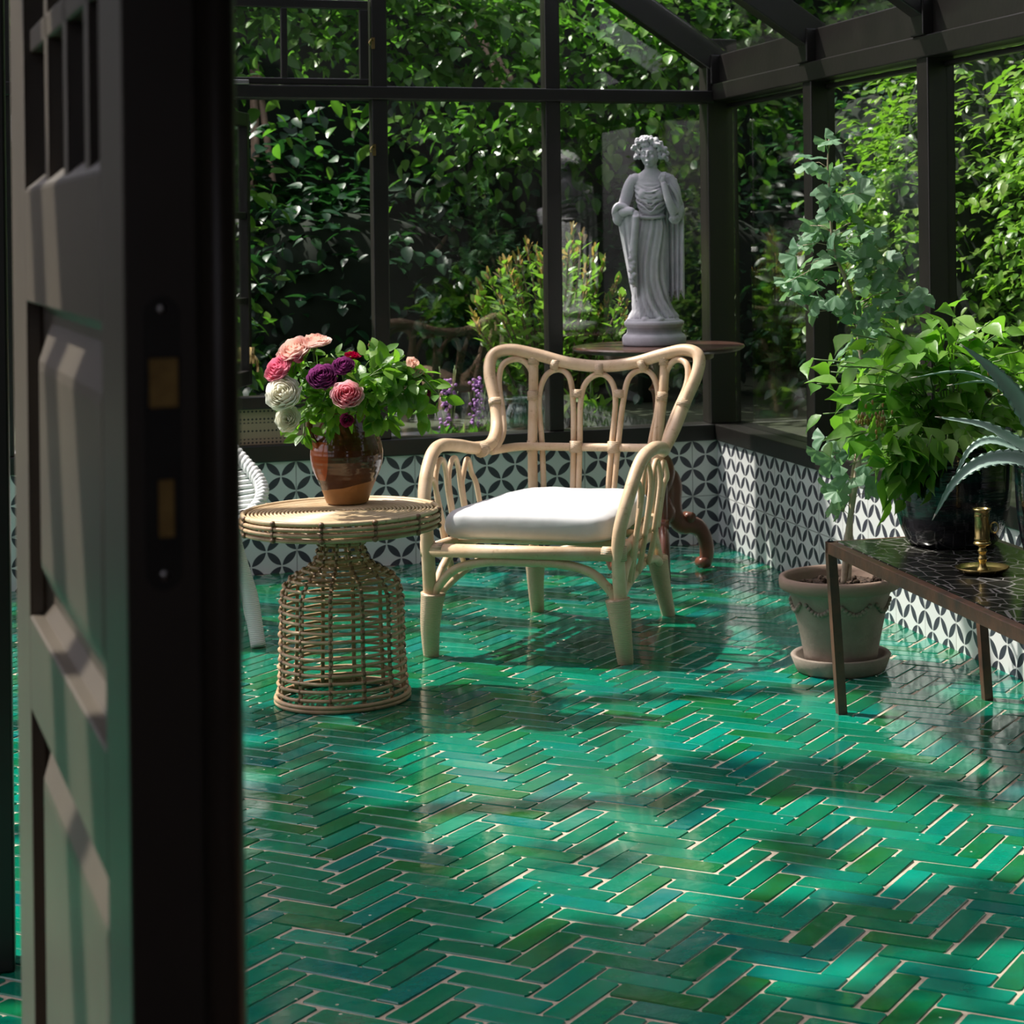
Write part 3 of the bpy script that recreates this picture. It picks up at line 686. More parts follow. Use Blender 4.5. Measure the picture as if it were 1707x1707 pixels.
def twigleaves(mb, base, dirn, length, per, size, tpl, droop=0.3, spread=0.9, sag=0.25, wig=0.35, up=(0, 0, 1), seed=0):
    """leaves set alternately along arching twigs"""
    g = np.random.default_rng(seed); n = len(base); dirn = unit(np.asarray(dirn, float)); length = np.broadcast_to(np.asarray(length, float), (n,))
    P = []; A = []; N = []; S = []
    side = np.cross(dirn, np.array([0, 0, 1.0])); side = unit(side+1e-6)
    for k in range(per):
        t = (k+0.6)/per
        pos = base+dirn*(length*t)[:, None]+np.array([0, 0, -1.0])*(sag*length*t*t)[:, None]
        sg = 1 if k % 2 == 0 else -1
        if k == per-1: ax = dirn+np.array([0, 0, -droop-sag])
        else: ax = dirn*0.55+side*sg*spread+np.array([0, 0, -droop])
        ax = unit(ax+g.normal(0, wig, (n, 3)))
        nn = unit(np.array(up, float)[None]*1.0+dirn*0.25+g.normal(0, wig, (n, 3)))
        P.append(pos); A.append(ax); N.append(nn); S.append(size*(0.65+0.6*g.random(n))*(1-0.25*abs(t-.5)))
    P = np.concatenate(P); A = np.concatenate(A); N = np.concatenate(N); S = np.concatenate(S)
    mb.inst(tpl[0], tpl[1], P, frames(A, N), S); return mb
def cloud_pts(c, r, n, g, shell=0.55):
    d = unit(g.normal(0, 1, (n, 3))); rr = (shell+(1-shell)*g.random(n))**1.0
    return np.array(c)+d*np.array(r)*rr[:, None], d
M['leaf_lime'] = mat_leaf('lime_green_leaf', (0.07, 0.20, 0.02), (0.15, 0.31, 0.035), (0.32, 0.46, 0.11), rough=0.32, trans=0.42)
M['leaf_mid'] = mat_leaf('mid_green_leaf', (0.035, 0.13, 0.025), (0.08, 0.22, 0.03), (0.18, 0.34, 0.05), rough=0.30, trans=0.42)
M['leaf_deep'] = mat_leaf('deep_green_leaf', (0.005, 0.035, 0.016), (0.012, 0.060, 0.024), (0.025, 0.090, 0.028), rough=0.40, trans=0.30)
M['leaf_blue'] = mat_leaf('blue_green_leaf', (0.13, 0.29, 0.16), (0.20, 0.39, 0.21), (0.33, 0.52, 0.31), rough=0.5, trans=0.42, tc=(0.20, 0.42, 0.10))
M['leaf_rose'] = mat_leaf('rose_leaf', (0.06, 0.17, 0.02), (0.14, 0.31, 0.03), (0.28, 0.45, 0.06), rough=0.4, trans=0.45)
M['leaf_climb'] = mat_leaf('bright_climber_leaf', (0.09, 0.24, 0.03), (0.16, 0.36, 0.04), (0.30, 0.48, 0.10), rough=0.36, trans=0.42)
M['leaf_tip'] = mat_leaf('reddish_new_leaf', (0.30, 0.33, 0.06), (0.42, 0.28, 0.09), (0.45, 0.33, 0.22), trans=0.4, tc=(0.6, 0.4, 0.08))
M['stem'] = simple('green_stem', (0.13, 0.22, 0.05), (0.09, 0.15, 0.04), 0.5, 40)
M['bark'] = simple('grey_brown_bark', (0.20, 0.14, 0.09), (0.12, 0.085, 0.055), 0.8, 30, bs=0.5)
M['barkpale'] = simple('pale_young_bark', (0.52, 0.43, 0.31), (0.38, 0.30, 0.21), 0.7, 60, bs=0.4)
M['soil'] = simple('dark_potting_soil', (0.085, 0.05, 0.03), (0.03, 0.018, 0.012), 0.95, 60, bs=1.0, bscale=70, bdist=0.02)

# ------------------------------------------------------------ FLOWERS IN THE JUG
JD = 4.86
mouth = Vector((jp0.x, jp0.y, .4725+.235))
def mat_petal(name, outer, inner, R):
    t = NT(name); s = t.n('ShaderNodeVectorMath', operation='LENGTH'); t.l(t.coord('Object'), s.inputs[0])
    fac = t.math('DIVIDE', s.outputs['Value'], R); col = t.mix(t.ramp(fac, [(0.35, (0, 0, 0)), (0.95, (1, 1, 1))]), inner, outer)
    col = t.mix(t.math('MULTIPLY', t.noise(60, 2), 0.2), col, inner)
    p = t.prin(col, 0.55, 0, 0.25); tr = t.n('ShaderNodeBsdfTranslucent'); t.l(col, tr.inputs[0]); mx = t.n('ShaderNodeMixShader', _0=0.42)
    t.l(p.outputs[0], mx.inputs[1]); t.l(tr.outputs[0], mx.inputs[2]); return t.done(mx)
def bloom(R, n, seed, cup=1.0, flat=0.0):
    g = np.random.default_rng(seed); mb = MB(); nu, nv = 6, 6
    for i in range(n):
        f_ = ((i+0.5)/n)**0.85; az = i*2.39996+g.normal(0, .15); r = R*(0.14+0.88*f_); h = R*cup*(0.95-0.35*f_); hw = math.radians(58-14*f_)
        refl = max(0.0, f_-0.55)*1.2+flat*.3; v = []
        for b in range(nv+1):
            t = b/nv
            rho = r*math.sin(min(t*1.15, 1)*PI/2)*(1+0.18*refl*max(t-.6, 0)); z = h*(1-math.cos(t*PI/2*1.08))-R*0.55*cup+R*0.06*0
            z -= refl*R*0.9*max(t-.62, 0)**1.3
            ww = hw*(0.35+0.65*math.sin(PI*min(t*0.62+0.12, 1)))*(1.0 if t < .85 else .80)
            for a in range(nu+1):
                u = (a/nu-.5)*2; th = az+u*ww
                ruf = 1+0.05*math.sin(u*5+i)*t
                v.append((rho*ruf*math.cos(th), rho*ruf*math.sin(th), z-0.10*R*u*u*t+R*0.03*math.sin(i*3+u*4)*t))
        w_ = nu+1
        mb.add(v, [(b*w_+a, b*w_+a+1, (b+1)*w_+a+1, (b+1)*w_+a) for b in range(nv) for a in range(nu)])
    return mb
def flower(px, py, dd, rpx, face, name, mats, label, cat='flower', n=30, cup=1.0, flat=0, seed=1, leaves=3, stemlen=True):
    pos = PD(px, py, JD+dd); R = rpx/3300*(JD+dd)
    t = thing(name, label, cat, pos, 0, 'blooms in the brown jug')
    bo = bloom(R, n, seed, cup, flat).build('bloom', mats, t)
    face = Vector(face).normalized(); bo.rotation_mode = 'QUATERNION'; bo.rotation_quaternion = face.to_track_quat('Z', 'Y')
    back = -face*R*0.5
    b = MB(); mo = mouth-pos+Vector((random.uniform(-.02, .02), random.uniform(-.02, .02), -.03))
    b.tube(spline([back, back-face*.03+Vector((0, 0, -.01)), mo*0.6+Vector((0, 0, .02))*1.0, mo], 6), .0022, 6); b.ball(back, (.006, .006, .006)); b.build('stem', M['stem'], t)
    if leaves:
        g = np.random.default_rng(seed+5); lb = MB(); A = unit(np.array([[-face[0], -face[1], -face[2]]])*0.2+g.normal(0, .8, (leaves, 3)))
        P = np.repeat(np.array([list(back-face*.012)]), leaves, 0)
        lb.inst(T_OV[0], T_OV[1], P, frames(A, unit(g.normal(0, .4, (leaves, 3))+[0, -.5, 1])), np.full(leaves, .045)); lb.build('leaf_spray', M['leaf_rose'], t)
    return t
camdir = Vector((-.22, -.93, .15))
pk = lambda n_, o, i, R=.05: mat_petal(n_, o, i, R)
PB = pk('blush_petal', (0.92, 0.74, 0.70), (0.90, 0.58, 0.48)); PH = pk('rose_pink_petal', (0.90, 0.42, 0.50), (0.80, 0.20, 0.32)); PW = pk('cream_white_petal', (0.95, 0.94, 0.90), (0.93, 0.90, 0.76))
PU = pk('purple_petal', (0.40, 0.11, 0.34), (0.24, 0.04, 0.17)); PR = pk('crimson_petal', (0.62, 0.02, 0.06), (0.35, 0.0, 0.03)); PF = pk('pale_pink_petal', (0.94, 0.76, 0.77), (0.84, 0.30, 0.36)); PM = pk('magenta_bud_petal', (0.50, 0.06, 0.20), (0.3, 0.02, 0.1), .03)
flower(523, 566, .02, 28, (-.1, -.25, 1), 'rose', PB, 'blush pink rose at the very top of the bouquet, opening upwards', n=26, cup=.75, flat=.6, seed=1)
flower(488, 580, .0, 31, (-.45, -.45, .75), 'rose', PB, 'large blush pink rose just above the strong pink one', n=30, cup=.8, flat=.6, seed=2)
flower(463, 612, -.02, 26, (-.6, -.5, .62), 'rose', PH, 'strong pink rose at the left edge above the white rose', n=34, seed=3)
flower(496, 597, -.02, 11, (.1, -.5, .8), 'rose', PH, 'small pink rosebud beside the large blush rose', n=12, cup=1.3, seed=4)
flower(471, 655, -.05, 31, (-.42, -.78, .42), 'rose', PW, 'large creamy white rose at the left of the bouquet', n=36, seed=5)
flower(478, 698, -.05, 22, (-.4, -.85, .2), 'rose', PW, 'smaller ruffled white bloom hanging below the white rose', n=30, cup=.8, flat=.8, seed=6)
flower(537, 627, -.06, 25, (-.25, -.75, .6), 'rose', PU, 'dark purple rose in the middle of the bouquet', n=40, cup=1.15, seed=7)
flower(573, 609, -.03, 20, (-.05, -.65, .75), 'rose', PU, 'second purple rose, right of and behind the darker one', n=34, cup=1.1, seed=8)
flower(588, 591, .03, 14, (.1, -.2, .9), 'rose', PR, 'small crimson bloom showing at the top behind the leaves', n=20, cup=.8, seed=9)
flower(579, 657, -.09, 27, (-.15, -.8, .55), 'rose', PF, 'pale pink rose with a deeper heart hanging over the jug front', n=36, seed=10)
flower(578, 700, -.09, 13, (-.1, -.9, -.3), 'rose', PM, 'dark magenta bud hanging over the jug neck', n=16, cup=1.2, seed=11)
flower(687, 603, .0, 13, (.2, -.5, .8), 'rose', PB, 'small pink bloom high on the right-hand sprays', n=9, cup=1.3, seed=12)
flower(699, 626, .0, 15, (.5, -.7, .3), 'rose', PF, 'half-open pink bloom at the right edge of the bouquet', n=10, cup=1.2, seed=13)
flower(713, 657, -.01, 8, (.6, -.6, -.2), 'rose', PM, 'tiny dark red bud at the far right tip of the bouquet', n=10, cup=1.3, seed=14, leaves=0)
def sprig(pts, label, seed, size=.040, dd=-.03, mat='leaf_rose', n=6):
    g = np.random.default_rng(seed); t = thing('rose_leaf_spray', label, 'leafy stem', mouth, 0, 'leaf sprays in the brown jug')
    P = [Vector((0, 0, -.02))]+[PD(x, y, JD+dd+g.normal(0, .02))-mouth for x, y in pts]
    sp = spline(P, 8); MB().tube(sp, .0019, 6).build('stem', M['stem'], t)
    L = len(sp); m_ = max(6, int(L*0.80)); idx = (np.linspace(.28, 1, m_)*(L-1)).astype(int); base = sp[idx]; tan = unit(np.gradient(sp, axis=0)[idx])
    mb = MB()
    for r in range(2):
        side = unit(np.cross(tan, [0.1, -.6, .8]))*(1 if r else -1)
        A = unit(tan*.5+side*.8+g.normal(0, .45, (m_, 3))+[0, 0, -.15]); N = unit(np.array([-.2, -.7, .9])+g.normal(0, .5, (m_, 3)))
        off = A*(.008+.014*g.random((m_, 1)))
        mb.inst(T_OV[0], T_OV[1], base+off, frames(A, N), size*(.7+.6*g.random(m_)))
    mb.build('leaves', M[mat], t); return t
SP = [([(600,640),(645,620),(690,640)], 'leaf spray reaching right through the middle of the foliage'), ([(610,610),(640,592)], 'bright leaf spray standing up behind the purple roses'),
      ([(620,650),(660,655),(705,690)], 'leaf spray drooping at the right below the pink blooms'), ([(610,640),(670,605),(732,660)], 'longest leaf spray arching to the far right tip'),
      ([(600,675),(632,690),(640,702)], 'leaf spray drooping beside the neck of the jug'), ([(560,680),(550,695),(550,708)], 'dark leaf spray hanging over the front of the jug'),
      ([(540,670),(512,690),(506,725)], 'leaf spray hanging down left beside the white bloom'), ([(560,640),(525,620),(510,600)], 'leaf spray between the pink and purple roses'),
      ([(570,620),(552,590)], 'single leafy tip rising behind the purple roses'), ([(540,660),(505,650),(498,640)], 'leaf spray tucked in right of the white rose'),
      ([(590,650),(610,660),(625,680)], 'leaf spray right of the pale pink rose'), ([(620,630),(655,640),(680,655)], 'small leaf spray in the centre of the right side'),
      ([(620,625),(665,612),(700,645)], 'leaf spray just under the high pink bloom'), ([(550,650),(540,672),(560,668)], 'leaf spray under the dark purple rose')]
for i, (p, l) in enumerate(SP): sprig(p, l, 40+i, size=.032 if i in (5, 6, 7, 8, 9, 13) else .040, dd=.035 if i in (1, 5, 6, 7, 8, 9, 13) else -.01)

# ------------------------------------------------------------ CLAY POT WITH YOUNG GINKGO
def mat_clay():
    t = NT('weathered_clay'); s = t.n('ShaderNodeSeparateXYZ'); t.l(t.coord('Object'), s.inputs[0])
    col = t.mix(t.noise(9, 5, .65), (0.15, 0.118, 0.094), (0.37, 0.30, 0.245)); col = t.mix(t.ramp(t.noise(30, 4, .7), [(0.55, (0, 0, 0)), (0.75, (.5,)*3)]), col, (0.36, 0.31, 0.26))
    col = t.mix(t.math('MULTIPLY', t.math('GREATER_THAN', s.outputs[2], .212), .55), col, (0.27, 0.17, 0.125))
    return t.done(t.prin(col, 0.85, 0, .25, bump=t.bump(t.noise(80, 4), .3, .003)))
M['clay'] = mat_clay()
pc = PZ(1402, 1116)
pot = thing('clay_plant_pot', 'weathered grey-brown clay pot with relief garlands standing in a saucer', 'plant pot', (pc.x, pc.y, 0))
MB().lathe([(.02, .012), (.108, .012), (.116, .042), (.128, .046), (.132, .042), (.118, .006), (.112, .0), (.02, .0)], seg=56).build('saucer', M['clay'], pot)
pb = MB().lathe([(.08, .016), (.094, .016), (.098, .05), (.112, .12), (.130, .198), (.134, .206), (.137, .212), (.152, .215), (.159, .220), (.161, .236), (.159, .247), (.152, .250), (.145, .247), (.141, .236), (.136, .21), (.13, .2)], seg=64, cap=False).build('pot_body', M['clay'], pot)
b = MB()
for k in range(8):
    a0 = 2*PI*k/8-.35
    for i in range(9):
        a = a0+i*.075; z = .185-.022*math.sin(PI*i/8); r = .098+(z-.05)*.22+.001
        b.ball((r*math.cos(a), r*math.sin(a), z), (.0075, .0075, .0065), 7, 5)
b.build('garland_relief', M['clay'], pot)
b = MB(); g = np.random.default_rng(3); n_ = 24; v = [(0, 0, .222)]
for i in range(1, 9):
    for k in range(n_): a = 2*PI*k/n_; r = .142*i/8; v.append((r*math.cos(a), r*math.sin(a), .218+g.normal(0, .004)))
f = [(0, 1+k, 1+(k+1) % n_) for k in range(n_)]+[(1+i*n_+k, 1+(i+1)*n_+k, 1+(i+1)*n_+(k+1) % n_, 1+i*n_+(k+1) % n_) for i in range(7) for k in range(n_)]
b.add(v, f)
for i in range(70): a, r = g.random()*2*PI, .13*math.sqrt(g.random()); b.ball((r*math.cos(a), r*math.sin(a), .222), tuple(.004+.008*g.random(3)), 6, 5)
b.build('potting_soil', M['soil'], pot)
gk = thing('ginkgo_sapling', 'young ginkgo sapling with fan-shaped blue-green leaves growing in the clay pot', 'potted plant', (pc.x, pc.y, .222))
gd = 5.17; G0 = Vector((pc.x, pc.y, .222))
def gp(x, y, dd=0): return PD(x, y, gd+dd)-G0
st1 = [gp(1406, 968)+Vector((0, 0, -.01)), gp(1412, 900), gp(1424, 820), gp(1434, 740), gp(1438, 640), gp(1434, 580), gp(1426, 520), gp(1408, 462), gp(1392, 425), gp(1386, 380), gp(1384, 330), gp(1380, 280), gp(1382, 232)]
MB().tube(spline(st1, 6), [.0085, .008, .0065, .005, .0035, .002], 8).build('trunk', M['barkpale'], gk)
MB().tube(spline([gp(1415, 968), gp(1418, 900, .02), gp(1420, 800, .02), gp(1440, 700, .01), gp(1432, 600, .02)], 6), [.007, .006, .004], 8).build('trunk', M['barkpale'], gk)
def ginkgo_tpl():
    v = [(0, 0, 0)]; m_ = 12; R1 = []
    for i in range(m_+1):
        a = math.radians(-58+116*i/m_); r = 1.0-.28*math.exp(-((i-m_/2)/.7)**2)+.035*math.sin(i*2.2); z = .045*math.sin(i*1.3)
        v.append((.5*r*math.sin(a), .5*r*math.cos(a), z*.5)); R1.append((r*math.sin(a), r*math.cos(a), z-.12*r*r))
    v += R1; f = [(0, 1+i+1, 1+i) for i in range(m_)]+[(1+i, 2+i, m_+3+i, m_+2+i) for i in range(m_)]
    return np.array(v), [tuple(q) for q in f]
T_GK = ginkgo_tpl()
cl_ = [(1382,232,14),(1362,266,12),(1386,288,10),(1412,318,14),(1428,318,12),(1376,325,14),(1390,335,16),(1352,378,10),(1366,372,10),(1398,350,14),(1428,382,18),(1452,398,18),(1440,412,16),(1395,410,16),(1362,432,16),(1380,442,16),(1335,440,14),(1322,468,14),(1308,478,12),(1346,465,16),(1345,490,14),(1405,436,18),(1432,440,18),(1460,462,18),(1480,476,18),(1500,484,16),(1522,500,12),(1400,495,16),(1415,515,18),(1450,520,18),(1470,500,16),(1440,555,18),(1410,592,18),(1425,605,18),(1458,575,16),(1500,520,14),(1400,735,22),(1385,762,20),(1425,752,18),(1410,790,20),(1392,830,16),(1450,770,18),(1400,815,16),(1438,800,16),(1360,505,12),(1335,410,10),(1480,440,14)]
P = []; 
for x, y, s_ in cl_:
    for k in range(3+int(s_/6)): P.append(list(gp(x+random.gauss(0, s_*.6), y+random.gauss(0, s_*.55), random.gauss(0, .035))))
P = np.array(P); n_ = len(P); g = np.random.default_rng(12)
A = unit(P*[1, 1, 0]*1.2+g.normal(0, .5, (n_, 3))+[0, 0, -.15]); N = unit(np.array([-.3, -.75, .65])+g.normal(0, .38, (n_, 3)))
MB().inst(T_GK[0], T_GK[1], P, frames(A, N), .028+.020*g.random(n_)).build('leaves', M['leaf_blue'], gk)
b = MB(); sp1 = spline(st1, 6)
for p in P[::4]:
    j = np.argmin(np.linalg.norm(sp1-(p+[0, 0, -.02]), axis=1)); b.tube([sp1[j], (sp1[j]+p)/2+[0, 0, .008], p], .0009, 4)
b.build('twig_sprays', M['barkpale'], gk)

# ------------------------------------------------------------ IRON BENCH WITH TILED TOP
M['rust'] = simple('rusty_iron', (0.145, 0.060, 0.033), (0.050, 0.028, 0.020), 0.45, 22, spec=0.6, bs=.3)
def mat_slab():
    t = NT('dark_crackled_tile'); mp = t.mapping(t.coord(), (17, 24, 17)); nz = t.n('ShaderNodeTexNoise', _2=1.2); t.l(t.coord(), nz.inputs['Vector'])
    vo = t.n('ShaderNodeTexVoronoi'); vo.feature = 'DISTANCE_TO_EDGE'; vo.inputs['Scale'].default_value = 1.0; vo.inputs['Randomness'].default_value = 0.8; t.l(mp, vo.inputs['Vector'])
    ln = t.math('LESS_THAN', vo.outputs[0], 0.028); col = t.mix(t.noise(18, 4), (0.010, 0.012, 0.010), (0.030, 0.028, 0.024)); col = t.mix(ln, col, (0.22, 0.21, 0.20))
    return t.done(t.prin(col, 0.16, 0, .5, bump=t.bump(t.math('SUBTRACT', 1.0, ln), .2, .002)))
M['slab'] = mat_slab()
ZB = .408
b0 = PZ(1385, 903, ZB); b1 = PZ(1707, 1046, ZB); ud = Vector((b1.x-b0.x, b1.y-b0.y, 0)).normalized(); wd = Vector((-ud.y, ud.x, 0))
if wd.x < 0: wd = -wd
bench = thing('iron_bench_table', 'low rusty iron table with a dark crackled tile top against the tiled side wall', 'low table', (b0.x, b0.y, 0), math.atan2(ud.y, ud.x))
sg = 1 if Vector((-ud.y, ud.x, 0)).dot(wd) > 0 else -1
BL, BW = 1.35, .375*sg
def yb(a, b_): return (min(a, b_), max(a, b_))
mb = MB(); s_ = .011
mb.box((0, -s_, ZB-.028), (BL, s_, ZB)); mb.box((0, BW-s_, ZB-.028), (BL, BW+s_, ZB)); mb.box((-s_, -s_, ZB-.028), (s_, s_, ZB))
y0, y1 = yb(0, BW); mb.box((-s_, y0-s_, ZB-.028), (s_, y1+s_, ZB)); mb.box((BL-s_, y0-s_, ZB-.028), (BL+s_, y1+s_, ZB))
mb.build('table_frame', M['rust'], bench, smooth=False, bevel=.0015)
MB().box((s_, y0+s_, ZB-.012), (BL-s_, y1-s_, ZB+.002)).build('tabletop', M['slab'], bench, smooth=False, bevel=.002)
def tol(p): d = Vector((p.x-b0.x, p.y-b0.y, 0)); return Vector((d.dot(ud), d.dot(Vector((-ud.y, ud.x, 0))), 0))
fA = tol(PZ(1403, 1190)); fB = tol(PZ(1646, 1166))
for top_, bot in (((0.0, 0.0), (fA.x, fA.y)), ((.0, BW), (fB.x, fB.y)), ((BL, 0), (BL+.01, 0)), ((BL, BW), (BL+.01, BW))):
    v = []
    for (x, y), z in ((bot, 0), (top_, ZB-.027)): v += [(x-s_, y-s_, z), (x+s_, y-s_, z), (x+s_, y+s_, z), (x-s_, y+s_, z)]
    MB().add(v, [(3, 2, 1, 0), (4, 5, 6, 7), (0, 1, 5, 4), (1, 2, 6, 5), (2, 3, 7, 6), (3, 0, 4, 7)]).build('leg', M['rust'], bench, smooth=False)

# black glazed pots
def mat_black():
    t = NT('black_green_glaze'); wv = t.noise(4, 4, .6, vec=t.mapping(t.coord(), (.6, .6, 7)))
    col = t.mix(t.ramp(wv, [(0.48, (0, 0, 0)), (0.72, (1, 1, 1))]), (0.006, 0.006, 0.008), (0.006, 0.045, 0.035)); col = t.mix(t.ramp(t.noise(30, 4, .7), [(0.62, (0, 0, 0)), (0.8, (.5,)*3)]), col, (0.09, 0.07, 0.085))
    return t.done(t.prin(col, 0.09, 0, .6, coat=.3, bump=t.bump(t.noise(5, 3, .6, vec=t.mapping(t.coord(), (1, 1, 9))), .22, .01)))
M['black'] = mat_black()
ZT2 = ZB+.0035
def glazed_pot(pos, k, hh, label):
    t = thing('glazed_planter', label, 'planter', pos); s1 = k/.145; s2 = hh/.225
    pr = [(.08, 0), (.104, .003), (.118, .025), (.132, .06), (.141, .11), (.145, .16), (.146, .205), (.150, .215), (.150, .225), (.143, .226), (.138, .205), (.136, .15)]
    P = spline([(a*s1, 0, c*s2) for a, c in pr], 3); MB().lathe([(p[0], p[2]) for p in P], seg=64, cap=False).build('pot_body', M['black'], t)
    MB().lathe([(.002, .0), (.105*s1, .0)], (0, 0, .004), 40).build('pot_base', M['black'], t)
    b = MB().lathe([(.001, hh*.82), (.07*s1, hh*.83), (.137*s1, hh*.81)], seg=40, cap=False); b.build('potting_soil', M['soil'], t)
    return t
p1 = PZ(1588, 905, ZT2); p1 = Vector((p1.x, p1.y, ZT2)); p1r = .142
glazed_pot(p1, p1r, .235, 'large black-green glazed planter under the leafy plant on the iron table')
p2 = PZ(1800, 955, ZT2); p2 = Vector((p2.x, p2.y, ZT2))
glazed_pot(p2, .135, .245, 'black-green glazed planter of the agave, cut by the right edge of the photo')
# leafy climber in the first planter
cp = thing('potted_climber', 'bushy potted climber with pointed bright green leaves in the large black planter', 'potted plant', (p1.x, p1.y, ZT2+.20))
cd = (p1-C0).dot(Vector((math.sin(TH), math.cos(TH), 0))); O1 = Vector((p1.x, p1.y, ZT2+.20))
ends = [(1352,598),(1362,640),(1372,690),(1382,735),(1395,660),(1418,556),(1440,600),(1455,640),(1478,560),(1500,600),(1520,560),(1556,532),(1592,512),(1600,560),(1640,560),(1652,535),(1690,545),(1700,585),(1720,620),(1740,600),(1720,680),(1680,640),(1640,640),(1600,620),(1550,620),(1500,660),(1460,690),(1430,710),(1410,730),(1440,740),(1470,750),(1520,700),(1560,680),(1610,690),(1650,700),(1690,700),(1480,640),(1530,590),(1580,580),(1620,600),(1670,600),(1400,610),(1475,770),(1478,818),(1500,800),(1508,832),(1530,790),(1552,815),(1490,740),(1515,745),(1545,740),(1575,745),(1740,700),(1760,650),(1620,730),(1655,735),(1450,670),(1430,640),(1385,620),(1510,780)]
tb_ = MB(); lb = MB(); base = []; dirs = []; lens = []
for i, (x, y) in enumerate(ends):
    dd = random.uniform(-.16, .10) if y < 730 else random.uniform(-.17, -.13)
    e = PD(x, y, cd+dd)-O1
    if y >= 730 and 1470 < x < 1600: mid = Vector((e.x*.9, e.y*1.0, .07)); e2 = e; path = [Vector((e.x*.3, e.y*.3, 0)), mid, Vector((e.x*.98, e.y*1.02, .0)), e]
    else: path = [Vector((e.x*.12, e.y*.12, 0)), Vector((e.x*.4, e.y*.4, e.z*.65+.04)), e]
    sp = spline(path, 6); tb_.tube(sp, .0018, 5); L = len(sp); m_ = 7
    idx = (np.linspace(.40, 1, m_)*(L-1)).astype(int); tan = unit(np.gradient(sp, axis=0)[idx]); g = np.random.default_rng(100+i)
    side = unit(np.cross(tan, [0, 0, 1.0])+1e-6)*np.where(np.arange(m_) % 2, 1, -1)[:, None]
    A = unit(tan*.6+side*.7+g.normal(0, .35, (m_, 3))+[0, 0, -.25]); N = unit(np.array([-.25, -.55, .8])+g.normal(0, .45, (m_, 3)))
    lb.inst(T_PT[0], T_PT[1], sp[idx]+A*.004, frames(A, N), .074*(.55+.75*g.random(m_)))
tb_.build('stems', M['stem'], cp); lb.build('leaves', M['leaf_climb'], cp)
g = np.random.default_rng(77)
for x, y in ((1450, 690), (1462, 700), (1435, 705), (1475, 695), (1655, 620), (1665, 640), (1470, 710)):
    c_ = PD(x, y, cd-.17)-O1; b = MB()
    for k in range(9): b.ball(np.array(c_)+g.normal(0, .010, 3), (.0032, .0032, .006), 6, 5)
    b.build('bud_cluster', M['leaf_tip'], cp)
# agave
M['agave'] = mat_leaf('grey_green_agave', (0.28, 0.42, 0.36), (0.33, 0.47, 0.40), (0.38, 0.52, 0.44), rough=.42, trans=.08)
M['agave_tip'] = simple('pale_leaf_thorn', (0.55, 0.50, 0.42), rough=.6)
ag = thing('potted_agave', 'agave with arching toothed grey-green leaves in the planter at the right edge', 'potted plant', (p2.x, p2.y, ZT2+.21))
O2 = Vector((p2.x, p2.y, ZT2+.21)); ad = (p2-C0).dot(Vector((math.sin(TH), math.cos(TH), 0)))
def agave_leaf(pts, wmax, up, seed):
    sp = spline(pts, 8); n_ = len(sp); T = unit(np.gradient(sp, axis=0)); up = np.array(up, float); v = []; cols_ = 6
    for i in range(n_):
        t = i/(n_-1); w_ = wmax*(math.sin(PI*min(.25+.75*t, 1.0))**.8 if t < 1 else 0)*(1-t)**.28+.0012
        s_ = np.cross(T[i], up); s_ /= np.linalg.norm(s_); nn = np.cross(s_, T[i])
        saw = 1+(.16 if i % 2 else -.02)*(0.3 < t*1.2)
        for k in range(cols_+1):
            u = (k/cols_-.5)*2; e = saw if k in (0, cols_) else 1
            v.append(sp[i]+s_*u*w_*e+nn*(w_*.40*u*u))
        for k in range(cols_-1, 0, -1): u = (k/cols_-.5)*2; v.append(sp[i]+s_*u*w_*.96-nn*(w_*.30*(1-u*u))*(1-.6*t)+nn*w_*.40*u*u)
    m_ = 2*cols_; f = [(i*m_+k, i*m_+(k+1) % m_, (i+1)*m_+(k+1) % m_, (i+1)*m_+k) for i in range(n_-1) for k in range(m_)]
    f += [tuple(range(m_-1, -1, -1)), tuple((n_-1)*m_+k for k in range(m_))]
    o = MB().add(v, f).build('leaf', M['agave'], ag)
    MB().tube([sp[-1]-T[-1]*.004, sp[-1]+T[-1]*.010], [.0022, .0005], 6).build('leaf_thorn', M['agave_tip'], o)
def ap(x, y, dd): return PD(x, y, ad+dd)-O2
agave_leaf([Vector((-.01, 0, 0)), ap(1735, 722, -.10), ap(1690, 655, -.12), ap(1650, 612, -.13), ap(1607, 578, -.14)], .021, (-.75, -.75, .35), 1)
agave_leaf([Vector((-.01, .0, 0)), ap(1745, 762, -.06), ap(1700, 742, -.08), ap(1640, 710, -.10), ap(1566, 696, -.12)], .019, (-.1, -.8, .7), 2)
agave_leaf([Vector((-.01, -.02, 0)), ap(1740, 782, -.16), ap(1690, 765, -.20), ap(1635, 772, -.22), ap(1590, 805, -.22), ap(1558, 860, -.22)], .019, (-.1, -.85, .6), 3)
agave_leaf([Vector((-.01, .0, 0)), ap(1745, 765, -.02), ap(1700, 748, -.04), ap(1650, 735, -.05), ap(1615, 752, -.06), ap(1592, 796, -.06)], .014, (-.1, -.7, .7), 4)
for k in range(9):
    a = math.radians(-60+k*27); l = .22+.04*(k % 3)
    agave_leaf([Vector((0, 0, 0)), Vector((math.cos(a)*l*.35, math.sin(a)*l*.35, l*.45)), Vector((math.cos(a)*l*.75, math.sin(a)*l*.75, l*.72)), Vector((math.cos(a)*l*1.15, math.sin(a)*l*1.15, l*.70))], .02, (-math.cos(a)*.6, -math.sin(a)*.6, 1), 9+k)

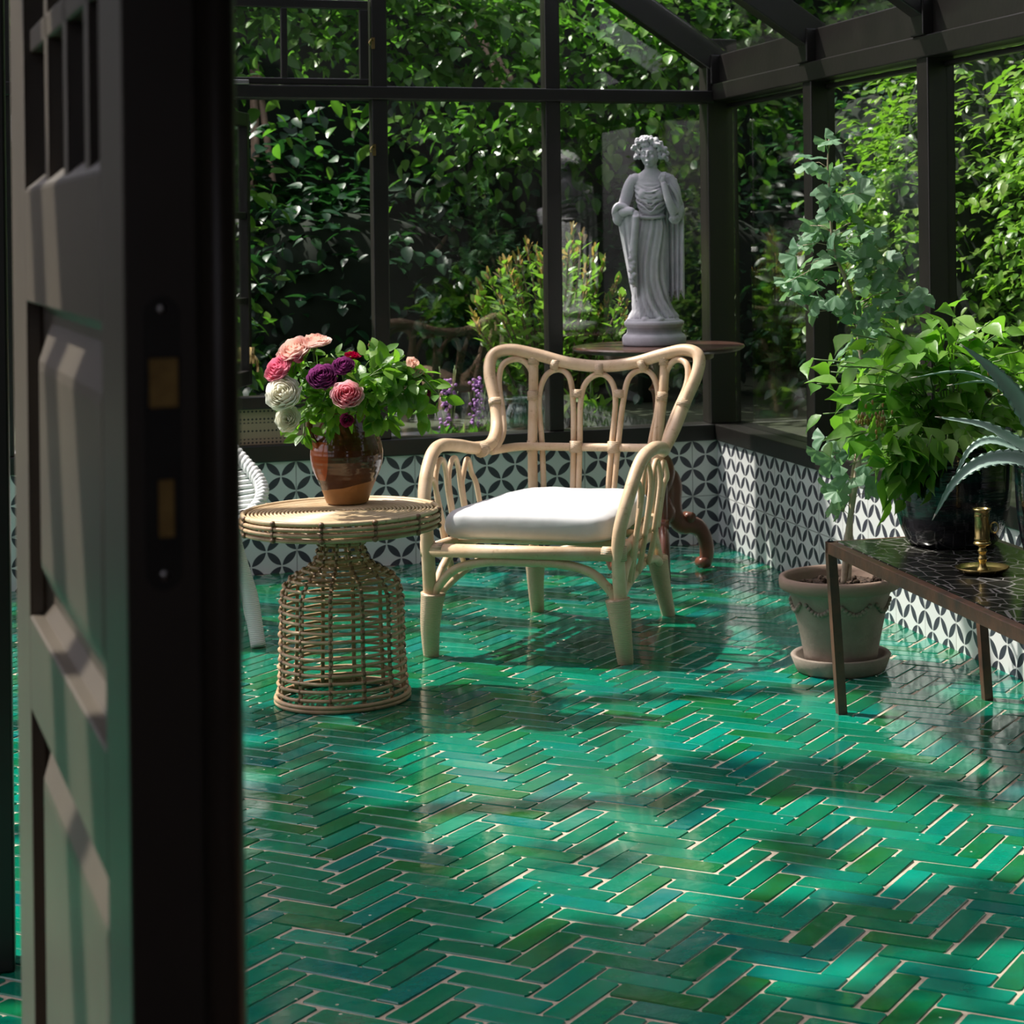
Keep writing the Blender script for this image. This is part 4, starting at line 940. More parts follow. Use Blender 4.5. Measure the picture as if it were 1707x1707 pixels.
# brass chamberstick
cs0 = PZ(1638, 954, ZT2)
cst = thing('brass_candlestick', 'small brass candlestick with dished foot and side ring, standing before the black planter', 'candlestick', (cs0.x, cs0.y, ZT2))
MB().lathe([(.001, 0), (.042, 0), (.050, .003), (.057, .010), (.0585, .0125), (.0565, .0125), (.049, .0055), (.040, .003), (.012, .003)], seg=48, cap=False).build('drip_dish', M['brass'], cst)
P = spline([(a, 0, z) for a, z in ((.012, .003), (.013, .006), (.0095, .012), (.0075, .020), (.0100, .030), (.0075, .036), (.0085, .042), (.0105, .047), (.0075, .052), (.009, .056), (.0175, .060), (.0195, .0625), (.0175, .066), (.0145, .068))], 3)
MB().lathe([(p[0], p[2]) for p in P], seg=32, cap=False).build('baluster_stem', M['brass'], cst)
MB().lathe([(.0145, .068), (.0172, .070), (.0172, .074), (.0160, .076), (.0158, .118), (.0170, .120), (.0160, .123), (.0165, .132), (.0195, .134), (.0198, .137), (.0150, .137), (.0140, .125), (.0140, .08), (.002, .08)], seg=32, cap=False).build('candle_socket', M['brass'], cst)
b = MB(); b.tube([(.016*math.cos(-.6), .016*math.sin(-.6), .100), (.022*math.cos(-.6), .022*math.sin(-.6), .100)], .002, 8)
b.tube([(.0265*math.cos(-.6)+.0085*math.cos(-.6)*math.cos(t), .0265*math.sin(-.6)+.0085*math.sin(-.6)*math.cos(t), .097+.011*math.sin(t)) for t in np.linspace(0, 2*PI, 20, endpoint=False)], .0016, 6, closed=True)
b.build('ring_handle', M['brass'], cst)

# ------------------------------------------------------------ PEDESTAL TABLE
M['walnut'] = simple('dark_stained_wood', (0.085, 0.034, 0.022), (0.045, 0.019, 0.013), 0.32, 9, coat=.2, bs=.1)
M['walnutred'] = simple('reddish_stained_wood', (0.22, 0.070, 0.035), (0.12, 0.038, 0.02), 0.35, 9, coat=.25, bs=.1)
pt = PY(1098, 575, 6.40); ZP = pt.z
ped = thing('pedestal_table', 'round dark wooden pedestal table with scrolled reddish legs in the corner', 'table', (pt.x, pt.y, 0))
MB().lathe([(.001, ZP-.022), (.262, ZP-.022), (.276, ZP-.019), (.288, ZP-.012), (.291, ZP-.007), (.288, ZP-.002), (.280, ZP), (.001, ZP)], seg=72, cap=False).build('tabletop', M['walnut'], ped, smooth=False)
MB().lathe([(.001, ZP-.050), (.175, ZP-.050), (.185, ZP-.044), (.188, ZP-.022)], seg=60, cap=False).build('apron_ring', M['walnutred'], ped)
P = spline([(a, 0, z) for a, z in ((.03, .17), (.045, .18), (.05, .21), (.038, .24), (.030, .27), (.042, .30), (.050, .34), (.040, .38), (.024, .41), (.021, .50), (.024, .60), (.036, .62), (.024, .64), (.030, ZP-.09), (.06, ZP-.052))], 4)
MB().lathe([(p[0], p[2]) for p in P], seg=36).build('column', M['walnutred'], ped)
ft = PZ(1186, 944); a0 = math.atan2(ft.y-pt.y, ft.x-pt.x); RL = math.hypot(ft.y-pt.y, ft.x-pt.x); print('pedleg', RL)
for k in range(3):
    a = a0+k*2*PI/3; ca, sa = math.cos(a), math.sin(a); s_ = RL/.30
    prof = [(.03, .30), (.055, .315), (.075, .285), (.072, .235), (.085, .185), (.125, .155), (.185, .150), (.235, .130), (.268, .085), (.272, .040), (.255, .012), (.235, .012)]
    sp = spline([(x*s_, 0, z) for x, z in prof], 6); n_ = len(sp); T = unit(np.gradient(sp, axis=0)); v = []
    for i in range(n_):
        t = i/(n_-1); h_ = .038*(1-.35*t)*(1.0 if t > .05 else .6); w_ = .022*(1-.2*t); nn = np.cross([0, 1, 0], T[i])
        for j in range(10):
            q = 2*PI*j/10; x = sp[i]+nn*h_*math.cos(q)+np.array([0, 1, 0])*w_*math.sin(q); v.append((x[0]*ca-x[1]*sa, x[0]*sa+x[1]*ca, max(x[2], .0)))
    b = MB().add(v, [(i*10+j, i*10+(j+1) % 10, (i+1)*10+(j+1) % 10, (i+1)*10+j) for i in range(n_-1) for j in range(10)]+[tuple(range(9, -1, -1)), tuple((n_-1)*10+j for j in range(10))])
    for (x, z, r) in ((.035, .335, .020), (.165, .178, .018), (.245, .018, .018)):
        b.tube([(x*s_*ca+.02*sa, x*s_*sa-.02*ca, z), (x*s_*ca-.02*sa, x*s_*sa+.02*ca, z)], r, 14)
    b.build('scroll_leg', M['walnutred'], ped)

# ------------------------------------------------------------ STATUE
def mat_stone():
    t = NT('weathered_cast_stone'); g = t.n('ShaderNodeNewGeometry')
    col = t.mix(t.noise(22, 5, .7), (0.46, 0.455, 0.49), (0.78, 0.77, 0.80)); col = t.mix(t.ramp(t.noise(7, 4, .6), [(0.5, (0, 0, 0)), (0.75, (.6,)*3)]), col, (0.30, 0.38, 0.34))
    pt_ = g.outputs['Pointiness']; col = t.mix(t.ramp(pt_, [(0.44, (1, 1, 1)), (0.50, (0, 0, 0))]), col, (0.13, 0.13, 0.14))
    return t.done(t.prin(col, 0.75, 0, .3, bump=t.bump(t.noise(110, 4), .25, .002)))
M['stone'] = mat_stone()
sang = -TH
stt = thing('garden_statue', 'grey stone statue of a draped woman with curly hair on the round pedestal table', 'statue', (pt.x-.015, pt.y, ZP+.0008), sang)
PH_ = .082
P = [(.104, 0), (.107, .006), (.108, .026), (.103, .034), (.094, .040), (.091, .048), (.092, .060), (.100, .068), (.101, .078), (.094, .083)]
b = MB().lathe(P, seg=56)
b.build('plinth', M['stone'], stt)
def statue_body():
    mb = MB(); seg = 64; g = np.random.default_rng(2)
    # dress: lofted rings with fold waves (z, cx, cy, rx, ry, amp)
    K = [(-.003, .0, 0, .082, .066, .010), (.015, .004, 0, .080, .064, .011), (.035, .002, 0, .068, .056, .010), (.07, -.004, 0, .060, .052, .008), (.14, -.008, 0, .054, .048, .006), (.20, -.008, .0, .053, .047, .005), (.26, -.004, .0, .053, .046, .004), (.31, .0, .0, .050, .043, .004),
         (.345, .0, .0, .043, .037, .003), (.365, .0, -.001, .041, .034, .002), (.385, 0, -.004, .045, .037, .004), (.410, 0, -.008, .051, .042, .004), (.432, .0, -.006, .054, .040, .002), (.460, 0, -.001, .060, .036, .001), (.478, 0, 0, .060, .031, 0), (.492, 0, 0, .048, .026, 0), (.503, 0, 0, .030, .023, 0), (.512, 0, 0, .021, .020, 0), (.53, 0, -.002, .019, .019, 0)]
    K = np.array(K); z = np.linspace(K[0, 0], K[-1, 0], 90); cols_ = [np.interp(z, K[:, 0], K[:, i]) for i in range(6)]; v = []
    for i in range(len(z)):
        _, cx, cy, rx, ry, am = [c[i] for c in cols_]
        for k in range(seg):
            a = 2*PI*k/seg; tw = a+.8*z[i]*2+(.35*math.sin(z[i]*12))
            f_ = am*(math.sin(9*tw)*.6+.45*math.sin(16*tw+2)+.3*math.sin(5*a-7*z[i]*3))
            if z[i] > .345: f_ = am*1.2*math.sin(z[i]*330+2.6*math.cos(a+PI/2)*3)
            v.append((cx+(rx+f_)*math.cos(a), cy+(ry+f_)*math.sin(a), z[i]))
    mb.add(v, [(i*seg+k, i*seg+(k+1) % seg, (i+1)*seg+(k+1) % seg, (i+1)*seg+k) for i in range(len(z)-1) for k in range(seg)]+[tuple(range(seg-1, -1, -1)), tuple((len(z)-1)*seg+k for k in range(seg))])
    # bust
    for sx in (-1, 1): mb.ball((sx*.024, -.030, .425), (.021, .018, .021), 14, 10)
    # cloth swags across the chest and belt
    for k in range(4):
        z0 = .437-.017*k; sag = .006+.005*k
        mb.tube(spline([(-.046, -.020, z0+.012), (-.024, -.044, z0-.002), (.0, -.048, z0-sag), (.024, -.044, z0-.002+.004), (.046, -.02, z0+.014)], 6), .0026+.0006*(k % 2), 8)
    mb.tube(spline([(-.044, 0, .352), (-.03, -.034, .348), (0, -.042, .346), (.03, -.034, .348), (.044, 0, .352)], 6), .0055, 8)
    mb.tube(spline([(-.040, 0, .352), (-.03, .030, .352), (0, .038, .352), (.03, .030, .352), (.040, 0, .352)], 6), .0055, 8)
    # neckline shoulder straps
    mb.tube(spline([(-.05, -.012, .468), (-.03, -.032, .452), (0, -.040, .444), (.03, -.034, .452), (.05, -.014, .468)], 6), .004, 8)
    mb.ball((-.052, 0, .474), (.024, .023, .023), 16, 12); mb.ball((.052, 0, .474), (.024, .023, .023), 16, 12)
    # arms: viewer-left upper arm down, forearm across to the waist
    mb.tube(spline([(-.054, .0, .480), (-.073, .0, .452), (-.090, -.002, .400), (-.100, -.008, .368)], 6), [.022, .021, .018], 14)
    mb.tube(spline([(-.100, -.006, .366), (-.088, -.036, .368), (-.068, -.058, .370), (-.056, -.064, .366)], 6), [.019, .0145, .0105], 12)
    # hand with fingers holding the gathered cloth
    mb.ball((-.049, -.066, .360), (.0125, .0085, .011), 12, 8)
    for k, (dx, l) in enumerate(((-.008, .017), (-.003, .020), (.002, .019), (.0065, .016))):
        mb.tube(spline([(-.046+dx, -.071, .358), (-.044+dx, -.077, .350), (-.046+dx, -.074, .358-l)], 5), [.0032, .0026], 8)
    mb.tube([(-.056, -.070, .356), (-.060, -.074, .348), (-.056, -.074, .342)], [.0034, .0026], 8)
    # viewer-right arm: elbow low, hand raised to the shoulder
    mb.tube(spline([(.054, .0, .480), (.076, -.006, .440), (.084, -.018, .385), (.078, -.030, .360)], 6), [.023, .021, .018], 14)
    mb.tube(spline([(.078, -.032, .360), (.064, -.048, .392), (.052, -.050, .430), (.044, -.046, .462)], 6), [.017, .013, .010], 12)
    mb.ball((.041, -.043, .471), (.010, .0085, .013), 12, 8)
    for k, dx in enumerate((-.008, -.003, .002, .007)): mb.tube(spline([(.041+dx, -.045, .479), (.042+dx, -.044, .490), (.045+dx, -.036, .497+.001*k)], 4), [.003, .0024], 8)
    mb.tube([(.032, -.046, .469), (.028, -.046, .477), (.028, -.043, .485)], [.0032, .0024], 8)
    # cloak on the viewer's right: from shoulder to below the knee with a zigzag hem
    def cloak(xs, zt, zb, y0, thick, waves, ph, hem):
        nu, nv = 40, 50; vv = []
        for s_ in (0, 1):
            for j in range(nv+1):
                t = j/nv
                for i in range(nu+1):
                    u = i/nu; x = xs[0](t)*(1-u)+xs[1](t)*u
                    zz = zt(u)+(zb-hem*abs(((u*3.0) % 1)-.5)*2-zt(u))*t
                    y = y0(u, t)+.006*math.sin(waves*2*PI*u+ph+t*1.5)*(.3+t)+(thick*s_)
                    vv.append((x, y, zz))
        w_ = nu+1; N1 = (nv+1)*w_; ff = []
        for j in range(nv):
            for i in range(nu): a = j*w_+i; ff += [(a, a+1, a+w_+1, a+w_), (N1+a, N1+a+w_, N1+a+w_+1, N1+a+1)]
        for j in range(nv): a = j*w_; ff += [(a, a+w_, N1+a+w_, N1+a), (a+nu, N1+a+nu, N1+a+nu+w_, a+nu+w_)]
        for i in range(nu): ff += [(i, N1+i, N1+i+1, i+1), (nv*w_+i, nv*w_+i+1, N1+nv*w_+i+1, N1+nv*w_+i)]
        mb.add(vv, ff)
    cloak((lambda t: .036+.006*t, lambda t: .080+.030*min(t*5, 1)-.002*t), lambda u: .502-.03*u*u, .110, lambda u, t: .020-.040*u*u+.0*t, .018, 4, 0, .05)
    cloak((lambda t: .020, lambda t: .085+.018*min(t*3, 1)), lambda u: .498-.02*u, .10, lambda u, t: .032, .014, 3, 1, .03)
    # sleeve drape over the raised elbow
    mb.ball((.090, -.012, .365), (.024, .026, .032), 14, 10); mb.ball((.078, -.030, .345), (.018, .016, .016), 12, 8)
    mb.tube(spline([(.060, -.035, .46), (.086, -.034, .42), (.098, -.026, .37), (.092, -.03, .335), (.074, -.036, .33), (.062, -.04, .345)], 6), .006, 8)
    # cloak on the viewer's left hanging from arm and hand
    cloak((lambda t: -.122+.055*t, lambda t: -.052+.006*t), lambda u: .372-.0*u, .100, lambda u, t: -.050*u+.0, .016, 3, .5, .035)
    mb.ball((-.108, -.004, .366), (.027, .026, .034), 14, 10); mb.ball((-.112, -.002, .345), (.020, .022, .024), 12, 8)
    mb.tube(spline([(-.128, -.012, .36), (-.112, -.034, .385), (-.088, -.044, .386), (-.074, -.05, .372)], 6), [.008, .010, .008], 10)
    mb.tube(spline([(-.048, -.074, .352), (-.052, -.070, .30), (-.058, -.066, .24), (-.062, -.060, .17), (-.055, -.056, .115)], 8), [.011, .013, .014, .012, .009], 10)
    for k in range(9): mb.ball((-.062+.006*math.sin(k*2.3), -.072, .235-.013*k), (.011, .007, .008), 8, 6)
    # feet
    mb.ball((-.022, -.066, .006), (.015, .024, .010), 12, 8); mb.ball((.03, -.066, .006), (.015, .024, .010), 12, 8)
    # base ground
    mb.lathe([(.09, -.004), (.092, .002), (.085, .008)], seg=40)
    # neck and head, turned slightly to the left
    Rh = Matrix.Rotation(math.radians(-12), 3, 'Z'); hc_ = Vector((-.003, -.004, .560))
    def H(p): return tuple(hc_+Rh @ Vector(p))
    mb.tube([(0, 0, .478), (-.002, -.002, .50), (-.003, -.002, .535)], [.024, .0195, .0185], 16)
    mb.ball(hc_, (.0315, .036, .043), 24, 18, Rh); mb.ball(H((0, -.010, -.016)), (.024, .026, .028), 18, 14, Rh)   # skull, jaw
    mb.ball(H((0, -.030, -.039)), (.0075, .007, .006), 10, 8)                                                      # chin
    mb.tube([H((0, -.035, .010)), H((0, -.041, -.004)), H((0, -.0445, -.012))], [.0030, .0042, .0050], 8)          # nose
    mb.ball(H((0, -.0365, -.0235)), (.0085, .0042, .0024), 10, 6, Rh); mb.ball(H((0, -.0355, -.0275)), (.0070, .0042, .0024), 10, 6, Rh)  # lips
    for sx in (-1, 1):
        mb.tube([H((sx*.005, -.0365, .010)), H((sx*.013, -.036, .0125)), H((sx*.021, -.031, .009))], .0026, 6)      # brows
        mb.ball(H((sx*.0115, -.0335, .003)), (.0058, .0036, .0032), 10, 6, Rh)                                      # eyes
        mb.ball(H((sx*.016, -.029, -.012)), (.009, .008, .009), 10, 8); mb.ball(H((sx*.032, .002, -.004)), (.004, .007, .011), 8, 6)
    return mb, H, Rh
mb, Hh, Rh = statue_body()
g = np.random.default_rng(21)
for i in range(330):
    d = unit(g.normal(0, 1, 3)); d[2] = abs(d[2])*.9+.0 if g.random() < .75 else d[2]
    if d[1] < -.35 and d[2] < .50: continue
    if d[2] < -.55: continue
    r = .0045+.0050*g.random(); c_ = Hh((d[0]*.044, d[1]*.042+.007, d[2]*.046+.007)); mb.ball(c_, r, 8, 6)
for i in range(120):
    a = PI*(-.18+1.36*g.random()); rr = 1+.16*g.normal(); c_ = Hh((.043*math.cos(a)*rr, -.004-.018*math.sin(a)+.012*g.normal(), .008+.042*math.sin(a)*rr)); mb.ball(c_, .0045+.0045*g.random(), 8, 6)
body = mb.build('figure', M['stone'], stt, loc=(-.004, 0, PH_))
rm = body.modifiers.new('remesh', 'REMESH'); rm.mode = 'VOXEL'; rm.voxel_size = .0023; rm.use_smooth_shade = True
sm_ = body.modifiers.new('smooth', 'SMOOTH'); sm_.factor = .5; sm_.iterations = 3

# ------------------------------------------------------------ WHITE WICKER CHAIR at the left
wd_ = 5.62
wc0 = Vector((PZ(300, 1075).x, PZ(300, 1075).y, 0)); wch = thing('white_wicker_chair', 'white wicker tub chair half hidden by the open door', 'chair', (wc0.x, wc0.y, 0))
def wp(x, y, dd=0): return PD(x, y, wd_+dd)-wc0
def rail(off):
    return [wp(300, 700, off+.16), wp(345, 712, off+.13), wp(380, 742, off+.09), wp(410, 772, off+.04), wp(432, 802, off-.01), wp(436, 828, off-.05), wp(418, 856, off-.08), wp(385, 882, off-.08), wp(330, 893, off-.06), wp(240, 893, off)]
sp = spline(rail(0), 10); b = MB()
for ph in (0, 2*PI/3, 4*PI/3):
    T = unit(np.gradient(sp, axis=0)); n1 = unit(np.cross(T, [0, 1, 0])); n2 = np.cross(T, n1); q = np.arange(len(sp))*1.1+ph
    b.tube(sp+n1*.011*np.cos(q)[:, None]+n2*.011*np.sin(q)[:, None], .0098, 7)
b.build('braided_rim', M['white_wicker'], wch)
b = MB(); g = np.random.default_rng(5)
for i in range(16):
    y = 752+i*8.2; xe = float(np.interp(y, [742, 772, 802, 828, 856, 882], [378, 405, 424, 428, 412, 380]))
    dz_ = .10-.19*(y-742)/140; b.tube(spline([wp(xe, y, dz_), wp(380, y+7+g.normal(0, 1), dz_+.01), wp(300, y+24, dz_+.05), wp(200, y+34, .12)], 5), .0062, 7)
b.build('side_canes', M['white_wicker'], wch)
b = MB(); cseat = wp(250, 888, .2)
for i in range(11): r = .03+.018*i; b.ring((cseat.x, cseat.y, cseat.z), r, .006, 40, 6)
for k in range(10): a = k*PI/5; b.tube([(cseat.x, cseat.y, cseat.z-.008), (cseat.x+.22*math.cos(a), cseat.y+.22*math.sin(a), cseat.z-.008)], .008, 6)
b.build('seat', M['white_wicker'], wch)
b = MB()
for i in range(12): 
    a0_, a1_ = math.radians(95), math.radians(250); r = .27+.004*i; z = cseat.z+.03+.028*i
    b.tube([(cseat.x+r*math.cos(a), cseat.y+r*math.sin(a), z+.02*math.sin(a)) for a in np.linspace(a0_, a1_, 24)], .0065, 6)
b.build('backrest', M['white_wicker'], wch)
fo = PZ(431, 1080)-wc0
def wleg(pts): MB().tube(spline(pts, 8), [.0165, .016, .0195, .0225, .0205], 14).build('leg', M['white_wrap'], wch)
wleg([wp(388, 870, 0), wp(394, 905, 0), wp(405, 950, -.01), wp(418, 1000, -.02), Vector((fo.x, fo.y, 0))])
MB().tube(spline([wp(340, 930, .02), wp(366, 968, 0), wp(392, 980, -.01), wp(408, 986, -.01)], 6), .0115, 10).build('brace', M['white_wrap'], wch)
MB().tube(spline([wp(330, 922, .05), wp(380, 934, .01), wp(402, 930, 0)], 6), .011, 10).build('brace', M['white_wrap'], wch)
MB().tube(spline([wp(375, 870, .03), wp(386, 900, .01), wp(400, 945, -.005)], 6), .009, 8).build('brace', M['white_wicker'], wch)
for dx, dy in ((-.34, -.03), (-.30, .36), (.02, .40)):
    wleg([Vector((fo.x*.6+dx, fo.y+dy*.8, .30)), Vector((fo.x*.7+dx, fo.y+dy*.85, .22)), Vector((fo.x*.9+dx*1.05, fo.y+dy, .12)), Vector((fo.x+dx*1.15, fo.y+dy*1.05, .0))])

# ------------------------------------------------------------ OUTSIDE
M['lawn'] = simple('dark_leafy_ground', (0.045, 0.060, 0.025), (0.020, 0.025, 0.012), .9, 4, bs=.6)
M['paving'] = simple('grey_stone_paving', (0.24, 0.24, 0.25), (0.18, 0.18, 0.19), .8, 3)
mb = MB(); mb.box((-8, YB+.14, .20), (9, 16, .345)); mb.box((XR+.14, -1, .0), (9, YB+.14, .30)); mb.box((-8, -1, 0), (XL-.21, YB+.14, .30))
struct(mb.build('ground', M['lawn'], smooth=False), 'dark planted ground outside the windows')
struct(MB().box((-.5, YB+.15, .345), (1.55, YB+1.0, .362)).build('terrace', M['paving'], smooth=False), 'grey stone paving outside the end windows')
M['core'] = simple('core_shade_fill', (0.006, 0.016, 0.006), (0.003, 0.008, 0.003), .95, 5)  # solid fill added for the black gaps, shade put into its colour; hides sky
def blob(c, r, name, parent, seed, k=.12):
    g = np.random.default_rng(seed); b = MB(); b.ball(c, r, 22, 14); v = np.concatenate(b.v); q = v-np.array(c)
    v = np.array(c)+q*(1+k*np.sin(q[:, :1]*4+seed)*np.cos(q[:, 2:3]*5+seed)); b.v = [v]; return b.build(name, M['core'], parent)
def bush(name, label, c, r, ntw, per, size, tpl, mat, seed, twl=.35, core=.72, trunk=True, group=None, shell=.6, droop=.35, front=None, sag=.25, cat='shrub', wig=.35):
    """a shrub: dark inner mass, stems, and leaves on arching twigs"""
    g = np.random.default_rng(seed); t = thing(name, label, cat, (c[0], c[1], .33), 0, group); off = np.array([c[0], c[1], .33])
    P, D = cloud_pts((0, 0, 0), r, ntw, g, shell)
    if front is not None:
        keep = (D @ np.array(front)) > -.25; P, D = P[keep], D[keep]
    P = P+np.array(c)-off; D = unit(D*[1, 1, .55]+g.normal(0, .35, D.shape)+[0, 0, .12])
    ok = P[:, 2] > -.0; P, D = P[ok], D[ok]
    mb = MB(); twigleaves(mb, P-D*twl*.5, D, twl, per, size, tpl, droop, sag=sag, seed=seed, wig=wig); mb.build('foliage', M[mat], t)
    if core: blob(np.array(c)-off, np.array(r)*core, 'shade_core', t, seed)
    if trunk:
        b = MB()
        for k in range(3):
            e = P[g.integers(len(P))]
            if name == 'overhanging_branch': b.tube(spline([(0, r[1]+.5, c[2]-.33+r[2]+.35), (e[0]*.4, e[1]*.5+r[1]*.5, (c[2]-.33)*.6+e[2]*.4+.1), tuple(e)], 6), [.022, .014, .006], 8)
            else: b.tube(spline([(g.normal(0, .08), g.normal(0, .08), -.02), (e[0]*.3, e[1]*.3, e[2]*.5), tuple(e)], 6), [.03, .018, .008], 8)
        b.build('stems', M['bark'], t)
    return t
# tall dark hedge behind everything
n = 0
for i, (x, y, rx, ry, rz) in enumerate([(-3.4, 11.2, 1.6, 1.0, 3.2), (-1.3, 11.4, 1.7, 1.0, 3.4), (.9, 11.2, 1.6, 1.0, 3.3), (3.0, 11.2, 1.6, 1.0, 3.5), (5.2, 10.9, 1.6, 1.1, 3.6), (7.0, 9.6, 1.5, 1.4, 3.6)]):
    lab = ['dense dark tree at the far left end of the row behind the glasshouse', 'dark broad tree, second from the left in the back row', 'dark tree straight behind the left end-window bars', 'dark tree rising behind the statue', 'dark tree behind the glasshouse corner post', 'dark tree at the right end of the back row'][i]
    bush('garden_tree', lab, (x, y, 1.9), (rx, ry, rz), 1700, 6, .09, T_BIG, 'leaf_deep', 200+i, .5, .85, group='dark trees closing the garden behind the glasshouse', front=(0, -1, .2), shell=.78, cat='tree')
def mb_over(label, c, r, seed, mat='leaf_mid', ntw=170, size=.078, per=7, front=(0, -1, .3), twl=.5):
    return bush('overhanging_branch', label, c, r, ntw, per, size, T_BIG, mat, seed, twl, 0, seed != 61, 'leafy boughs beyond the end windows', .25, .45, front, .3, 'branch')
mb_over('big-leaved bough filling the left top panes of the end window', (.75, 8.9, 2.25), (.9, .5, .55), 31, 'leaf_mid', 380)
mb_over('big-leaved bright bough behind the middle top pane', (1.75, 9.0, 2.15), (.85, .5, .45), 32, 'leaf_mid', 330)
mb_over('big-leaved bough above the head of the statue', (2.75, 9.1, 2.0), (.9, .5, .50), 33, 'leaf_mid', 380)
mb_over('leafy bough just under the transom left of the statue', (2.1, 9.3, 1.65), (.8, .4, .25), 34, 'leaf_mid', 130, .085)
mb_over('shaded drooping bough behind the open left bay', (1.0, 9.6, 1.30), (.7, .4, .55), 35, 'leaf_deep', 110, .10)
mb_over('high bough above the corner of the glasshouse', (3.6, 9.2, 2.5), (1.1, .6, .6), 36, 'leaf_mid', 340)
mb_over('high bough at the upper left behind the top sash', (-.2, 9.0, 2.4), (.9, .5, .6), 37, 'leaf_mid', 320)
bush('garden_shrub', 'bright-leaved shrub beside the open casement at the left', (.52, 8.5, 1.0), (.33, .35, .75), 170, 6, .075, T_OV, 'leaf_mid', 41, .3, .55, front=(.3, -1, .2))
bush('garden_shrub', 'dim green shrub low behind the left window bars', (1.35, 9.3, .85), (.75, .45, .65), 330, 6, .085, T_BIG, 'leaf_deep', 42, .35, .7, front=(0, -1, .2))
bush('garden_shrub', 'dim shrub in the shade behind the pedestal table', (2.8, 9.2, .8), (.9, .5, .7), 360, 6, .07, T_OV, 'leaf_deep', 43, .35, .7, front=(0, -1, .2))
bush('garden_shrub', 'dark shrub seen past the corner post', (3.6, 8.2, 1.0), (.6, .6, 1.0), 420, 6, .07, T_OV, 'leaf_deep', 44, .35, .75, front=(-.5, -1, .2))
# shrub with reddish new growth between the window bars
rs = thing('garden_shrub', 'upright shrub with reddish yellow new tips just outside the end window', 'shrub', (PY(930, 640, 7.75).x, 7.75, .34)); ro = Vector((PY(930, 640, 7.75).x, 7.75, .34))
g = np.random.default_rng(55); B_ = []; D_ = []; LN = []; sb = MB()
for i in range(70):
    x = g.uniform(785, 1045); ymax = np.interp(x, [780, 850, 900, 955, 1000, 1045], [480, 425, 385, 375, 420, 490]); y = ymax+g.random()**1.5*120
    e = PY(x, y, 7.75+g.normal(0, .14))-ro; rt = Vector((e.x*.25, g.normal(0, .05), 0)); sp = spline([rt, Vector((e.x*.55, e.y*.5, e.z*.5)), e], 5); sb.tube(sp, .0035, 5)
    B_.append(np.array(rt+(e-rt)*.35)); D_.append(np.array(e-rt)); LN.append((e-rt).length*.64)
sb.build('stems', M['bark'], rs); B_, D_, LN = np.array(B_), np.array(D_), np.array(LN)
m1 = MB(); twigleaves(m1, B_, D_, LN, 22, .056, T_OV, -.35, .8, 0.0, .4, seed=3); m1.build('foliage', M['leaf_lime'], rs)
m2 = MB(); twigleaves(m2, B_+unit(D_)*(LN*.86)[:, None], D_, LN*.16, 7, .040, T_SM, -.9, .45, 0.0, .35, seed=4); m2.build('new_tips', M['leaf_tip'], rs)
# sunlit hedge along the right side
for i, (x, y, z, rx, ry, rz) in enumerate([(3.55, 7.0, 1.1, .55, .75, 1.2), (3.7, 5.9, 1.35, .6, .8, 1.4), (3.75, 4.7, 1.35, .6, .9, 1.5), (3.75, 3.4, 1.3, .6, .9, 1.5)]):
    lab = ['sunlit yellow-green shrub nearest the glasshouse corner', 'sunlit yellow-green shrub behind the young ginkgo', 'tall sunlit shrub behind the leafy potted climber', 'sunlit shrub at the right edge beyond the agave'][i]
    bush('hedge_shrub', lab, (x, y, z), (rx, ry, rz), 2800, 7, .050, T_OV, 'leaf_lime', 300+i, .25, .82, group='sunlit shrubs along the right side', front=(-1, -.2, .2), shell=.72)
mb_over('small-leaved twigs hanging left of the first side post', (3.02, 7.15, 1.15), (.22, .35, .62), 61, 'leaf_lime', 70, .055, 7, None, .25)
for i, (x, y, rz) in enumerate([(5.6, 7.4, 3.2), (5.7, 5.2, 3.4), (5.6, 3.0, 3.3)]):
    bush('garden_tree', ['broad green tree behind the hedge, nearest the corner', 'broad green tree behind the middle of the side hedge', 'broad green tree behind the hedge at the far right'][i], (x, y, 1.9), (1.1, 1.4, rz), 1300, 6, .09, T_BIG, 'leaf_mid', 320+i, .45, .85, group='green trees behind the side hedge', front=(-1, 0, .2), shell=.8, cat='tree')
# lavender
M['lav'] = simple('lavender_flower', (0.42, 0.20, 0.50), (0.30, 0.13, 0.40), .7, 60)
for i, (x, lab) in enumerate(((747, 'lavender stem with pale purple flowers, left one outside the window'), (797, 'lavender stem with pink-purple flowers, right one outside the window'))):
    yy = 7.36; gx = PY(x, 700, yy).x; t = thing('lavender_stem', lab, 'flower', (gx, yy, .362), 0, 'lavender outside the end window'); o_ = Vector((gx, yy, .362))
    b = MB(); lb = MB(); lv = MB(); g = np.random.default_rng(60+i)
    for k in range(6): e = PY(x+g.normal(0, 14), 600+abs(g.normal(0, 30)), yy+g.normal(0, .03))-o_; b.tube(spline([(e.x*.2, 0, 0), (e.x*.5, e.y*.5, e.z*.5), tuple(e)], 4), .0018, 5)
    for k in range(60):
        y = 628+85*g.random(); c_ = PY(x+g.normal(0, 6), y, yy+g.normal(0, .01))-o_; lb.ball(c_, (.007, .007, .006), 6, 5)
    A = unit(g.normal(0, .5, (40, 3))+[0, 0, .8]); lv.inst(T_NAR[0], T_NAR[1], g.normal(0, .03, (40, 3))*[1, 1, .2]+[0, 0, .01], frames(A, unit(g.normal(0, 1, (40, 3)))), .06+.03*g.random(40))
    b.build('stems', M['stem'], t); lb.build('flower_spike', M['lav'], t); lv.build('leaves', M['leaf_mid'], t)
wf = PY(985, 700, 7.5); t = thing('garden_weed', 'pale-leaved herb standing low outside behind the armchair', 'plant', (wf.x, 7.5, .345)); g = np.random.default_rng(70)
